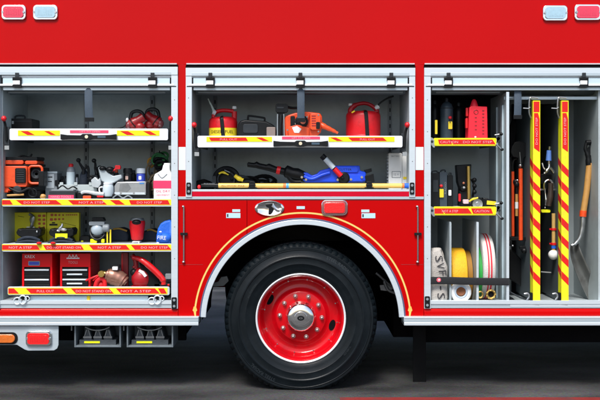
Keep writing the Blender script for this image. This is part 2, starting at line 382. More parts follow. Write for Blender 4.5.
# ---------------------------------------------------------------- lockers (interiors and frames)
def locker(x0, x1, y0, y1, floor_y, depth=0.62, lin=liner, split=None):
    """liner: real box of sheet set behind the opening"""
    b = M(0, lin); t0, t1 = 0.03, depth
    def quad(p): b.f([b.v(*q) for q in p])
    def panel(xa, xb, ya, yb, ta, tb): b.box(xa, ya, xb, yb, ta, tb)
    panel(x0 - 3, x1 + 3, y0 - 2, y1 + 3, t1, t1 + 0.01)
    panel(x0 - 3, x0 - .2, y0 - 2, y1 + 3, t0, t1 - .001); panel(x1 + .2, x1 + 3, y0 - 2, y1 + 3, t0, t1 - .001)
    panel(x0 - .2, x1 + .2, floor_y, y1 + 3, t0, t1 - .001); panel(x0 - .2, x1 + .2, y0 - 2, y0, t0, t1 - .001)
    o = b.build('locker_liner', truck, smooth=False)
    return o
locker(1.8, 171.6, 67, 306, 300.5)
locker(192, 409, 68, 191, 189.8)
locker(430.5, 599.5, 68, 305, 304.5, lin=liner)

def frame(x0, x1, y0, y1, w=6.5, bottom=True):
    b = M(0, alu)
    b.box(x0, y0 + 8.1, x0 + w, y1, -0.014, 0.03); b.box(x1 - w, y0 + 8.1, x1, y1, -0.014, 0.03)
    b.box(x0, y0, x1, y0 + 8, -0.018, 0.03)
    b.m(alu_s).box(x0 + w, y0 + 5.2, x1 - w, y0 + 8.05, -0.0195, -0.018)
    b.m(underm).box(x0 - .3, y0 - 2.2, x1 + .3, y0 - .1, -0.006, 0.03)
    if bottom:
        b.m(alu).box(x0 + w, y1 - 8, x1 - w, y1 - 4.4, -0.010, 0.029); b.m(alu_s).box(x0 + w, y1 - 4.3, x1 - w, y1 - .3, -0.003, 0.029)
    o = b.build('locker_frame', truck, bevel=0.0015)
    # cable/lock receivers at the foot of the guide
    return o
def drip(x0, x1):
    b = M(0, mat('pale drip rail', (0.55, 0.50, 0.52), 0.4)); b.box(x0, 63.3, x1, 64.6, -0.012, -0.0005); b.build('drip_rail', truck, bevel=0.0008)
frame(-6, 178, 67, 308.4); frame(186, 415, 68, 197.0, w=6, bottom=False); frame(424, 608, 68, 308.4)
drip(-7, 177); drip(424.5, 608); drip(186.5, 414.5)

def header(x0, x1, clips, y0=75.0, y_lo=90.0):
    b = M(0, white); b.box(x0, y0 + .2, x1, y0 + 2.6, -0.004, 0.03)
    b.m(alu_l).box(x0 + 1.5, y0 + 3.2, x1 - 1.5, y0 + 10.6, -0.010, 0.028)
    b.m(white).box(x0 - 3, y0 + 9.0, x1 + 3, y0 + 10.9, -0.0165, -0.0101)
    b.m(dgrey).box(x0 - 5, y0 + 11.0, x1 + 5, y0 + 12.1, -0.0155, 0.02)
    b.m(alu_s).box(x0 + 1.5, y0 + 12.2, x1 - 1.5, y0 + 15.2, -0.004, 0.028)
    b.m(black); b.box(x0 - .1, y0 + 2.7, x0 + 1.4, y0 + 10.5, -0.006, 0.02); b.box(x1 - 1.4, y0 + 2.7, x1 + .1, y0 + 10.5, -0.006, 0.02)
    h = b.build('roller_door', truck, bevel=0.0012)
    b = M(0, liner_d); b.lat('x', (0, 79, .16), [(14, x0 + 2), (14, x1 - 2)], 28); b.build('door_roll', h)
    # thin break lines in the upper seal
    for cx in clips:
        b = M(0, dgrey); b.box(cx - 1.9, y0 - 2, cx + 1.9, y0 + 2.4, -0.026, -0.02)
        b.m(black).box(cx - 4.4, y0 + 2.5, cx + 4.4, y0 + 5.8, -0.028, -0.0105); b.box(cx - 4.4, y0 + 10.0, cx + 4.4, y0 + 12.8, -0.028, -0.0165)
        b.box(cx + 3.2, y0 + 5.8, cx + 4.4, y0 + 10, -0.024, -0.0167)
        b.m(whitep).box(cx - 3.8, y0 + 5.9, cx + 3.1, y0 + 9.9, -0.030, -0.0168)
        b.build('latch_clip', h, bevel=0.0015)
    return h
header(1.8, 171.5, (18, 153)); header(192, 409, (210.6, 300.4, 391)); header(430.5, 601.5, (448, 583))
def strap(x0, x1, y0, y1, d, sway=0.0):
    b = M(d, strapm)
    b.tube([((x0 + x1) / 2, y0, 0), ((x0 + x1) / 2 + sway * .3, (y0 + y1) / 2, -0.008), ((x0 + x1) / 2 + sway, y1, 0.0)], (x1 - x0) / 2, 10, smooth=6, flat=0.16)
    b.m(black).box(x0 + sway - .3, y1 - 3, x1 + sway + .6, y1 + 1, -0.008, 0.008)
    b.build('door_strap', truck, bevel=0.001)
strap(84.5, 92.5, 88, 120.5, 0.0, 0.8); strap(297, 304.6, 88, 121, 0.0, .2); strap(514, 521.5, 88, 118, 0.02, -.3)

for x, y, w in ((174.5, 303, 2.6), (189.0, 188.5, 2.3), (411.8, 188.5, 2.3), (427.0, 302, 2.6)):
    b = M(0, black); b.rbox(x - w, y - 6.0, x + w, y + 6.0, -0.020, -0.0145, 1.2)
    b.m(greyp); b.lat('y', (x, y - 3.2, -0.021), [(1.3, 0), (1.3, 0.002)], 14); b.lat('y', (x, y + 2.8, -0.021), [(1.3, 0), (1.3, 0.002)], 14)
    b.build('striker_block', truck)

# ---------------------------------------------------------------- chevron strips and trays
def strip(b, x0, y0, x1, y1, t, reds, texts=(), base=lemon, txt=whitep, slant=3.5):
    b.m(base).box(x0, y0, x1, y1, t, t + 0.002)
    b.m(redstrip)
    for r in reds:
        xa, xb = r[0], r[1]; sl = r[2] if len(r) > 2 else slant
        p = [(xa, y0 + .7), (xb - sl, y0 + .7), (xb, y1 - .7), (xa + (sl if xa > x0 + 1 else 0), y1 - .7)]
        b.poly(p, t - 0.0006, t - 0.00005)
    b.m(mat('label lettering', (0.82, 0.36, 0.40), 0.5))
    for st, xa, xb in texts: b.text(st, (xa + xb) / 2, (y0 + y1) / 2 + .1, (y1 - y0) * .36, t - 0.0012, width=xb - xa)
def tray(x0, y0, x1, y1, sx0, sy0, sx1, sy1, d=-0.012, depth=0.52, body=white, reds=(), texts=(), lip=True, floor=None, base=lemon, wall_l=0):
    b = M(d, body)
    b.rbox(x0, y0, x1, y1, 0, 0.015, min(1.6, (y1 - y0) * .3))
    fl = floor if floor is not None else y0 + .6
    b.m(alu_s if body is white else liner).box(x0 + 2, fl, x1 - 2, fl + 1.2, 0.0151, depth)
    b.m(liner_d).box(x0 + 2, y1 - 2.5, x1 - 2, y1 - 1.3, 0.0151, depth)
    b.m(liner_d).box(x0 + 1.5, fl, x0 + 3, y1 + .5, 0.0152, depth); b.box(x1 - 3, fl, x1 - 1.5, y1 + .5, 0.0152, depth)
    o = b.build('pull_out_tray' if lip else 'shelf', truck, bevel=0.0012)
    s = M(d, base); strip(s, sx0, sy0, sx1, sy1, -0.0022, reds, texts, base=base); s.build('chevron_strip', o)
    return o
# left locker: white top tray
t1 = tray(9.5, 128.6, 168, 140.2, 18, 130.4, 60, 135.7, reds=((20.5, 35, 7), (44, 56, 7)), base=yellow, floor=133)
s = M(-0.012, yellow); strip(s, 117, 130.4, 159.5, 135.7, -0.0022, ((120, 135, 7), (143, 157, 7)), base=yellow); s.build('chevron_strip', t1)
def tray_handle(o, xc, x0, x1, y0, y1, d=-0.012):
    b = M(d, black); ym = (y0 + y1) / 2
    b.poly([(x0, y0), (x0 + 7, y0 + .9), (xc - 6, y0 + 1.2), (xc - 4, y0 - .2), (xc + 4, y0 - .2), (xc + 6, y0 + 1.2), (x1 - 7, y0 + .9), (x1, y0), (x1, y1), (x1 - 7, y1 - .7), (xc + 6, y1 - .9), (xc + 3, y1 + .3), (xc - 3, y1 + .3), (xc - 6, y1 - .9), (x0 + 7, y1 - .7), (x0, y1)], -0.03, -0.001)
    h = b.build('tray_handle', o, bevel=0.002)
    b = M(d, chrome); b.lat('y', (xc, ym, -0.034), [(1.7, 0), (1.7, 0.004)], 18); b.build('handle_button', o); b = M(d, mat('slate inlay', (.05, .09, .13), .5)); b.box(xc + 11, ym - .9, xc + 19, ym + 1.1, -0.0315, -0.0301); b.build('handle_inlay', o)
    return h
def tray_label(o, x0, y0, x1, y1, st, ta, tb, d=-0.012):
    b = M(d, pinkred); b.box(x0, y0, x1, y1, -0.0022, -0.0005); b.m(mat('label lettering', (0.82, 0.36, 0.40), 0.5)); b.text(st, (ta + tb) / 2, (y0 + y1) / 2, (y1 - y0) * .6, -0.003, width=tb - ta); b.build('tray_label', o)
tray_handle(t1, 87.5, 61.5, 117, 134.2, 139.6); tray_label(t1, 70, 130.2, 108.5, 133.0, 'LIFT TO OPEN', 80, 100)
t2 = tray(197.5, 135.8, 402.5, 147.4, 206.5, 136.8, 272, 141.7, reds=((209, 248, 2), (256, 269, 7)), texts=(('PULL OUT', 220, 237),), base=yellow, floor=139.5)
s = M(-0.012, yellow); strip(s, 328.5, 136.8, 394.5, 141.7, -0.0022, ((330, 343, 7), (348, 387, 4)), (('PULL OUT', 360, 375),), base=yellow); s.build('chevron_strip', t2)
tray_handle(t2, 300.5, 273.5, 328, 140.8, 146.4); tray_label(t2, 282, 136.5, 320, 139.3, 'LIFT TO OPEN', 292, 310)
# shelves
sh = tray(1.9, 198.8, 172, 206.6, 2, 199.4, 171.8, 205.3, d=0.0, body=alu, lip=False,
     reds=((2.2, 13, 3), (16, 62, 6), (68, 107, 5), (110, 125, 6), (129, 170, 2)),
     texts=(('DO NOT STEP', 24, 50), ('NOT A STEP', 79, 104), ('DO NOT STEP', 137, 162)))
tray(1.9, 243.6, 172, 251.8, 2, 244.3, 171.8, 250.5, d=0.0, body=alu, lip=False,
     reds=((2.2, 40, 3), (43, 84, 3), (89, 130, 4), (131, 171.5, 4)),
     texts=(('NOT A STEP', 9, 32), ('DO NOT STAND ON', 47, 81), ('NOT A STEP', 98, 121), ('DO NOT STEP', 141, 168)))
t4 = tray(7.6, 286.8, 169.5, 295.2, 8.2, 287.7, 167.5, 294.3, d=-0.012, body=alu, floor=290,
     reds=((8.5, 19, 5), (26, 68, 5), (71, 114, 5), (116, 160, 5), (158, 167, 3)),
     texts=(('PULL OUT', 37, 54), ('DO NOT STAND ON', 76, 111), ('NOT A STEP', 121, 151)))
# slide hardware under the bottom tray
b = M(0.02, alu_l); b.box(30, 296, 148, 303, 0, 0.02); b.m(dgrey).box(22, 303.1, 152, 305.0, 0.0, 0.03); b.m(yel).rbox(87, 295.6, 90.2, 300.2, -0.006, 0, 1)
b.build('tray_slide', truck, bevel=0.0015)
for x, sgn in ((21, 1), (155.5, -1)):
    b = M(-0.01, alu)
    b.ring(x - 3.6, 301, 0, 3.6, .75, 20, ry=3.3); b.ring(x + 2.0, 299.8, -.006, 3.6, .75, 20, ry=4.2); b.ring(x + 6.2, 298.6, 0, 2.2, .6, 14)
    b.m(steel).lat('y', (x, 300, -0.004), [(1.3, 0), (1.3, 0.01)], 14); b.build('slide_latch', truck)
sr1 = tray(433.5, 138.0, 496.5, 146.0, 434, 138.8, 496, 145.0, d=0.0, body=lemon, lip=False, base=yellow,
     reds=((438, 452, 1), (450, 495.5, 3)), texts=(('CAUTION', 440, 458), ('DO NOT STEP', 463, 492)))
sr2 = tray(433.5, 206.6, 496.5, 215.4, 434, 207.6, 496, 214.4, d=0.0, body=lemon, lip=False, base=yellow,
     reds=((434.5, 444, 3), (441, 472, 4), (471, 493, 2)), texts=(('NOT A STEP', 442, 458), ('CAUTION', 474, 489)))
for yy, so in ((142, sr1), (211, sr2)):
    for x, sg in ((431.8, 1), (499.0, -1)):
        b = M(-0.004, steel)
        b.poly([(x - 1.6, yy - 5), (x + 1.0, yy - 4), (x + 2.6 * sg, yy - 2), (x + 2.6 * sg, yy + 2), (x + 3.2 * sg, yy + 5.5), (x + 1.4 * sg, yy + 5.5), (x - .8, yy + 2.6)], 0, 0.006)
        b.m(dgrey).lat('y', (x + .2, yy - .4, -0.003), [(1.4, 0), (1.4, 0.003)], 14)
        if sg < 0: b.m(black).ell(x + 2.2, yy - 8, 0, 1.9, 1.7, 1.7, 12); b.ell(x + 3, yy + 8.5 - 1, 0, 1.7, 1.5, 1.7, 12); b.m(steel).tube([(x - 4, yy - 7, .01), (x + 2, yy - 8, .002)], .6); b.tube([(x - 3, yy + 2, 0), (x + 3, yy + 8, 0)], .8)
        b.build('shelf_bracket', so, bevel=0.001)
# red release knobs on black stems
for x, y, x2 in ((4.2, 118.6, 6), (170.9, 118.6, 170), (194.3, 125.0, 196), (407.2, 125.0, 404)):
    b = M(0.0, redplas); b.ell(x, y, -0.006, 2.7, 2.9, 2.7, 16); b.m(black).tube([(x, y + 2, 0), (x + (x2 - x) * .5, y + 8, 0.01), (x2, y + 22, 0.01)], 1.3, smooth=4)
    b.m(dgrey).box(x2 - 2.5, y + 8, x2 + 2.5, y + 26, 0.016, 0.03); b.m(steel).box(x2 - 1.5, y + 27, x2 + 3, y + 31, 0.0, 0.02); b.build('release_knob', truck)
b = M(.3, liner_d)  # small plaque at the back of the left locker
b = M(0.60, greyp); b.rbox(10, 105, 15, 115.5, 0, .006, .6); b.build('wall_plaque', truck)

# fixing rivets on the frames, mounting tracks and screws inside the lockers
for xs, y0, y1 in (((174.8,), 100, 290), ((188.8, 412.2), 98, 178), ((427.2,), 100, 290)):
    for x in xs:
        y = y0
        while y <= y1:
            b = M(0, dullsteel); b.lat('y', (x, y, -.0152), [(.55, .001), (.4, 0)], 10); b.build('rivet', truck); y += 31.7
for x, y0, y1 in ((22, 96, 290), (84, 96, 240), (150, 96, 290), (213, 96, 186), (388, 96, 186)):
    b = M(.605, greyp); b.box(x, y0, x + 4, y1, 0, .012); b.m(dgrey)
    y = y0 + 4
    while y < y1 - 4: b.rbox(x + 1.3, y, x + 2.7, y + 4, -.0006, -.0001, .6); y += 8
    b.build('mounting_track', truck)
b = M(.30, dgrey); b.tube([(3.0, 150, .0), (3.2, 172, .02), (4.4, 190, .01)], .8, smooth=4); b.build('wiring_loom', truck)
for x0, x1 in ((8, 165), (198, 403), (436, 500)):
    b = M(.05, greyp); b.box(x0, 91.2, x1, 93.0, 0, .02); b.build('light_strip', truck, bevel=.002)
# ---------------------------------------------------------------- right locker partitions
def part_wall(x, y0, y1, w, name='partition', d0=0.0, d1=0.60, mt=divm):
    b = M(0, mt); b.box(x - w, y0, x, y1, d0, d1); return b
b = part_wall(508.5, 92, 304.6, 1.6, d0=0.005)
b.m(alu_l).box(505.4, 104, 506.7, 304, 0.10, 0.15); b.box(505.4, 104, 506.7, 304, 0.30, 0.34); b.m(alu).box(506.2, 92, 509.0, 304.6, -0.006, 0.004)
b.build('locker_divider', truck, bevel=0.0008)
b = M(0, divm); b.poly([(449.6, 229), (451.4, 223), (451.4, 304.5), (449.6, 304.5)], 0.0, 0.004); b.box(449.7, 222, 451.3, 304.4, 0.0042, 0.58); b.build('bin_divider', truck)
b = M(0, divm); b.box(476.7, 222, 478.3, 304.4, 0.0, 0.58); b.m(alu).box(476.4, 222, 478.6, 304.4, -0.004, -0.0002); b.build('bin_divider', truck)
b = M(0.56, blackm); b.box(432, 90, 500, 142, 0, .02); b.build('shade_backing', truck)  # black sheet added to paint the shade behind the top right shelf
b = M(0.57, blackm); b.box(512, 104, 556, 296, 0, .02); b.build('shade_backing', truck)  # added black sheet, its colour stands for the shade deep in the tool bay
# cross rail and floor track in the tool bay
b = M(0.06, alu_s); b.box(504, 96.5, 600, 99.6, 0, 0.012); b.tube([(506, 97.5, -.01), (512, 98, -.01)], .8); b.build('bay_rail', truck, bevel=0.001)
b = M(0.0, alu); b.box(510, 303.4, 600, 307.0, -0.006, 0.12); b.build('bay_track', truck, bevel=0.0015)
for xf in (533.0, 561.4):
    w = 7.2
    b = M(0, liner_d); b.box(xf + 1.8, 101, xf + w - 1.2, 302, 0.081, 0.57)
    o = b.build('pull_out_board', truck, bevel=0.001)
    c = M(0, lemon); c.box(xf, 100.5, xf + w, 303, 0.0, 0.08)
    c.m(redstrip)
    def par(yc, face):
        if face == 'front': c.poly([(xf + .1, yc - 5), (xf + w - .1, yc + 2), (xf + w - .1, yc + 9.5), (xf + .1, yc + 2.5)], -0.0012, -0.0001)
        else:
            q = [c.v(xf - .12, yc - 5, 0.0), c.v(xf - .12, yc + 2.5, 0.0), c.v(xf - .12, yc - 4, 0.079), c.v(xf - .12, yc - 11, 0.079)]
            c.f(q)
    yy = 168
    while yy < 293: par(yy, 'front'); par(yy, 'side'); yy += 18.0
    c.box(xf + .6, 101.5, xf + w - .8, 112, -0.0012, -0.0001); c.poly([(xf + 1.0, 113), (xf + 5, 113), (xf + 6.6, 119), (xf + 6.6, 152), (xf + 1.0, 148)], -0.0012, -0.0001)
    c.box(xf + .6, 149.5, xf + w - .2, 156, -0.0013, -0.0001) if False else None
    c.m(mat('label lettering', (0.82, 0.36, 0.40), 0.5)); c.text('DO NOT STEP', xf + 3.6, 131, 2.1, -0.0022, width=27, rot=-90)
    c.m(yellow).box(xf - .05, 116, xf, 300, 0.04, 0.079)
    c.build('chevron_edge', o)
    h = M(-0.002, steel)
    h.tube([(xf - 1.5, 118, .02), (xf - 3.6, 112, .01), (xf - 3.4, 99, 0), (xf - 1, 97.4, 0), (xf + 5, 98, 0)], .8, smooth=3); h.tube([(xf - 9, 108, .02), (xf - 4, 108.5, 0), (xf - 3, 107, 0)], .7); h.m(black).box(xf - 2.6, 98.6, xf - .4, 116, 0.03, .06)
    h.build('board_hook', o)
    h = M(-0.004, steel)
    h.tube([(xf - 9, 294, 0), (xf - 5, 293.5, 0), (xf - 4, 297, 0), (xf - 6, 300, 0), (xf - 5, 303, 0), (xf + 6, 304.5, 0)], .9, smooth=3); h.m(black).box(xf - 3, 293, xf - .4, 303, 0.0, .05); h.build('board_foot_latch', o)

# ---------------------------------------------------------------- lights, emblem, stickers on the body
def lens_light(x0, y0, x1, y1, lens, name='marker_light', parent=truck, half=None, d=0.0):
    b = M(d, chrome); r = min(3.6, (y1 - y0) * .36)
    b.rbox(x0, y0, x1, y1, -0.016, 0.0, r, 6); o = b.build(name, parent, bevel=0.004)
    c = M(d, lens); c.rbox(x0 + 2.1, y0 + 1.9, x1 - 2.1, y1 - 2.0, -0.026, -0.0162, r * .8, 6); xs = x0 + 5.0; [c.box(xs + q * 1.7, y0 + 4, xs + q * 1.7 + .8, y1 - 4.2, -0.0275, -0.0258) for q in range(int((x1 - x0 - 10) / 1.7) + 1)]; c.build('lens', o, bevel=0.006, seg=3)
    for x in (x0 + 1.6, x1 - 1.6):
        c = M(d, steel); c.lat('y', (x, (y0 + y1) / 2, -0.0275), [(1.1, 0), (1.1, .012)], 12); c.build('lens_screw', o)
    return o
lens_light(2, 5, 26.3, 20, pinklens); lens_light(33.5, 5, 58, 20, clearlens); lens_light(542.5, 5.5, 567, 21, clearlens); lens_light(574, 4.5, 600.5, 20.5, pinklens)
# red light on the fender with chrome bezel ring
b = M(0, chrome)
pts = []
def rr_pts(x0, y0, x1, y1, r, n=6):
    pts = []
    for cx, cy, a0 in ((x1 - r, y0 + r, -90), (x1 - r, y1 - r, 0), (x0 + r, y1 - r, 90), (x0 + r, y0 + r, 180)):
        for i in range(n + 1):
            an = R(a0 + 90 * i / n); pts.append((cx + r * math.cos(an), cy + r * math.sin(an)))
    return pts
pp = rr_pts(322.3, 201.0, 346.6, 214.6, 3.6); b.tube([(x, y, -0.008) for x, y in pp + pp[:1]], 1.0, 10); b.rbox(322, 200.8, 347, 214.8, -.006, -0.0002, 3.6)
o = b.build('side_marker_light', truck)
b = M(0, redlens); b.rbox(324.0, 202.4, 345.0, 213.3, -0.022, -0.0065, 2.6); b.build('lens', o, bevel=.005, seg=3)
# bracket plate with the two low lights
b = M(-0.03, plate)
b.poly([(XL, 326), (58.5, 326), (58.5, 345), (57.2, 348.6), (54, 350.6), (28, 350.8), (24.5, 349.6), (17, 345), (XL, 345)], 0, 0.006); bp = b.build('light_bracket', truck, bevel=0.002)
lens_light(26.2, 330.6, 52, 345.8, redlens, 'side_marker_light', d=-0.031)
b = M(-0.031, black); b.rbox(-14, 332.2, 17.8, 344.4, -.004, -0.0003, 5.5, 8); o = b.build('turn_signal', truck, bevel=.001)
b = M(-0.031, amber); b.rbox(-12, 334, 15.6, 342.6, -.022, -0.0045, 4.2, 8); b.build('lens', o, bevel=.005, seg=3)
# fuel filler oval with dark handle
b = M(0, chrome); b.lat('y', (269.5, 208.3, 0), [(14.6, -0.0005), (14.6, -.008), (13.4, -.013), (11.5, -.010), (8.5, -.004), (4, -.0025), (0.01, -.0025)], 44, close=False)
for v in b.bm.verts: v.co.z = W(0, 208.3, 0).z + (v.co.z - W(0, 208.3, 0).z) * 0.535
o = b.build('filler_door', truck, angle=50)
b = M(0, black); b.poly([(265.5, 204.5), (272.5, 203.6), (272, 206.5), (274, 209), (271, 213.5), (268.5, 213.8), (269, 208), (266.5, 207)], -0.017, -0.003); b.m(chrome).tube([(272, 206, -.02), (277, 210, -.02), (281, 209, -.015)], 1.1, smooth=4); b.build('filler_handle', o, bevel=.001)
for q in (((232.3, 209.3, 240.2, 212.0), (226.2, 213.0, 240.4, 218.0)), ((296.6, 206.2, 304.8, 209.0),), ((361.3, 209.6, 369.3, 212.3), (361.5, 213.2, 375.3, 218.2))):
    for i, (x0, y0, x1, y1) in enumerate(q):
        b = M(0, lightsign); b.box(x0, y0, x1, y1, -0.002, -0.0001)
        b.m(dgrey).box(x0 + .8, y0 + 1, x0 + 2.2, y1 - 1, -0.0026, -0.0021) if y1 - y0 > 3 else None
        b.build('data_label', truck)
for x in (184.0, 417.6):
    b = M(0, chrome); b.tube([(x, 206.5, -.012), (x, 261.5, -.012)], .85); b.m(steel).ell(x - .6, 206.5, -.010, 1.5, 1.2, 1.5, 12); b.ell(x - .3, 261.8, -.010, 1.6, 1.3, 1.6, 12)
    b.m(black).box(x - 3.4, 232.6, x + 3.6, 235.0, -.022, -0.0003); b.build('door_stay_rod', truck)

# ---------------------------------------------------------------- wheel
def wheel():
    wd = 0.045; cx, cy = 300.8, 318.6
    w = M(wd, rubber)
    seg = 216; RO = 76.2
    # sidewall (outer face at depth 0) round the shoulder and across the tread
    prof = [(45.0, 0.012), (46.5, 0.004), (48.5, 0.001), (50.0, -0.003), (51.2, -0.003), (52.0, -0.006), (54.2, -0.0075), (54.6, -0.0095), (55.2, -0.0095), (55.6, -0.0085), (60.5, -0.012), (61.3, -0.0165), (62.3, -0.0165), (63.0, -0.013), (68.2, -.0085), (68.6, -.0110), (69.0, -.0110),
            (69.5, -0.006), (70.5, -0.007), (71.6, -0.006), (72.4, 0.0), (74.6, 0.012), (75.7, 0.026), (76.0, 0.05), (75.0, 0.055), (75.0, 0.065), (76.2, 0.07), (76.4, .115), (75.2, .12), (75.2, .13), (76.4, .135), (76.2, .19), (75.0, .20), (74, .235), (70, .25), (60, .256), (45, .24)]
    gz_row = HY + (ZC / k(wd))
    rings = []
    kk = k(wd)
    for r, h in prof:
        ring = []
        for j in range(seg):
            an = 2 * math.pi * j / seg; rr = r
            lug = (j % 3 == 0)
            if lug and 72 < r and h < 0.06: rr = r - 1.5
            x = cx + rr * math.cos(an) * 1.012; y = cy + rr * math.sin(an)
            flat = gz_row - 0.05
            if y > flat - 3: # contact patch squash
                over = y - (flat - 3); y = flat - 3 + 3 * (1 - math.exp(-over / 3)) if over > 0 else y
            ring.append(w.v(x, y, h))
        rings.append(ring)
    for i in range(len(rings) - 1):
        for j in range(seg): w.f([rings[i][j], rings[i][(j + 1) % seg], rings[i + 1][(j + 1) % seg], rings[i + 1][j]])
    root = bpy.data.objects.new('wheel', None); C.objects.link(root); root.parent = truck
    L = W(cx, cy, wd + .1); root.location = L - Vector(truck['_w']); root['_w'] = list(L)
    # raised sidewall lettering, following the circle
    def ring_text(st, a_c, rad, h):
        def fol(X, Y):
            an = R(a_c) + X / rad; rr = rad + Y
            return (cx + rr * math.sin(an) * 1.012, cy - rr * math.cos(an), -0.0150 if rr < 62 else -0.0137 + (rr - 62) * .0008)
        w.m(mat('sidewall lettering', (0.014, 0.02, 0.024), 0.5, var=0.2))
        w.text(st, 0, 0, h, 0, follow=fol)
    w.m(rubber)
    ring_text('STEEL RADIAL', 35, 66.5, 3.2); ring_text('STEEL RADIAL', 215, 66.5, 3.2); ring_text('TUBELESS', 125, 56, 1.8); ring_text('ALL POSITION', 300, 56, 1.8)
    w.build('tyre', root, angle=30)
    # rim
    w = M(wd, white); w.lat('y', (cx, cy, 0), [(43.3, 0.02), (43.5, .004), (44.4, -.001), (45.2, .004), (45.1, .018)], 96, close=False)
    w.m(mat('wheel red', (0.50, 0.001, 0.006), 0.25, var=0.05, scale=5, coat=0.35, spec=0.2, dirt=(0.10, 0.004, 0.006), dirt_amt=0.55))
    w.lat('y', (cx, cy, 0), [(43.3, .02), (41.6, .03), (40.6, .05), (40.0, .075), (39.4, .105), (38.4, .122), (36.0, .131), (33, .133), (30.5, .131), (28, .124), (26.2, .112), (25.2, .104), (24.0, .1015), (12, .1015)], 96, close=False)
    rim = w.build('rim', root, angle=50)
    # hand holes: dark recessed ovals
    for (dx, dy) in ((-29.6, -15.6), (30.2, 9.0)):
        an = math.atan2(dy, dx); w = M(wd, underm); pts = []
        for i in range(24):
            a = 2 * math.pi * i / 24; u, v = 3.1 * math.cos(a), 5.6 * math.sin(a)
            pts.append((cx + dx * 1.06 + u * math.cos(an) - v * math.sin(an), cy + dy * 1.06 + u * math.sin(an) + v * math.cos(an)))
        w.poly(pts, .1275, .15); w.build('hand_hole', rim)
    for i in range(10):
        a = R(3 + 36 * i); x, y = cx + 21.4 * math.cos(a), cy + 21.4 * math.sin(a)
        w = M(wd, chrome); w.lat('y', (x, y, 0), [(2.3, .101), (2.3, .098)], 12); w.lat('y', (x, y, 0), [(1.9, .099), (1.9, .082), (1.3, .076), (.01, .074)], 6)
        w.build('lug_nut', root)
    for i in range(12):
        a = R(10 + 30 * i); w = M(wd, chrome); w.lat('y', (cx + 37.4 * math.cos(a), cy + 37.4 * math.sin(a), 0), [(.6, .128), (.6, .121)], 8)
        w.build('rivet', rim)
    w = M(wd, chrome); w.lat('y', (cx, cy, 0), [(15.6, .103), (15.4, .092), (14.6, .086), (14.2, .05), (13.6, .035), (12.0, .026), (9, .021), (6.5, .0205), (6.3, .016), (3.5, .0145), (.01, .0145)], 64, close=False)
    hub = w.build('hub_cap', root, angle=40)
    w = M(wd, black); w.lat('y', (cx, cy, 0), [(3.6, .0135), (.01, .0125)], 24, close=False)
    for v in w.bm.verts: v.co.z = W(0, cy, wd).z + (v.co.z - W(0, cy, wd).z) * 0.7
    w.m(steel).text('O', cx, cy, 1.7, .0115, width=3.4); w.build('hub_emblem', hub)
wheel()
# the inner tyre of the dual pair
w = M(0.34, rubber); w.lat('y', (300.8, 318.6 - 1.4, 0), [(45, .0), (60, -.012), (72, .0), (76, .03), (76, .2), (70, .24), (45, .24)], 96); w.build('inner_tyre', truck)
w = M(1.95, rubber); w.lat('y', (300.8, B(318.6, 1.95, .045) - .2, 0), [(10, .0), (60, -.012), (72, .0), (76, .03), (76, .5), (70, .52), (45, .52)], 96); w.build('far_wheel', truck)

# chock holders and chocks under the rail
for i, x0 in enumerate((74.3, 126.6)):
    x1 = x0 + 46.6; b = M(0.0, holderm)
    b.box(x0, 326, x0 + 1.6, 347.5, 0, .26); b.box(x1 - 1.6, 326, x1, 347.5, 0, .26); b.box(x0 + 1.6, 345.6, x1 - 1.6, 347.4, 0, .26); b.box(x0 + 1.6, 326.2, x1 - 1.6, 345.5, .25, .262)
    b.m(dullsteel); b.ring(x0 + 23, 316, .002, 19, .7, 20, 50, 130, ry=14.5); b.tube([(x0 - 3, 326, .01), (x0 - 3, 331, .01)], .8)
    b.build('chock_holder', truck, bevel=0.0015)
    t = thing('wheel_chock', ('dark moulded wheel chock with yellow label in the left holder under the rail', 'dark moulded wheel chock with yellow label in the holder nearer the wheel')[i], 'wheel chock', x0 + 23, 345.5, .1, 'wheel chocks under the truck')
    b = M(0.03, chockm)
    b.box(x0 + 5, 340, x1 - 5, 345.4, 0, .18)
    for j in range(3):
        xc = x0 + 13 + j * 10.2
        b.poly([(xc - 4.2, 340), (xc - 2.6, 332), (xc - 1.6, 329.5), (xc + 1.6, 329.5), (xc + 2.6, 332), (xc + 4.2, 340)], .01, .17)
        b.m(dullsteel).poly([(xc - 4.0, 338), (xc - 1.3, 330), (xc - .3, 330), (xc - 2.9, 338)], .0045, .0098); b.poly([(xc + 3.9, 338), (xc + 1.2, 330), (xc + .3, 330), (xc + 2.9, 338)], .0045, .0098); b.box(xc - 4.3, 336.4, xc + 4.3, 338.4, .002, .0044); b.m(chockm)
    b.build('chock_body', t, bevel=.002)
    b = M(0.03, yellow); b.box(x0 + 10, 341.2, x0 + 25.6, 343.2, -.003, -.0005); b.build('sticker', t)
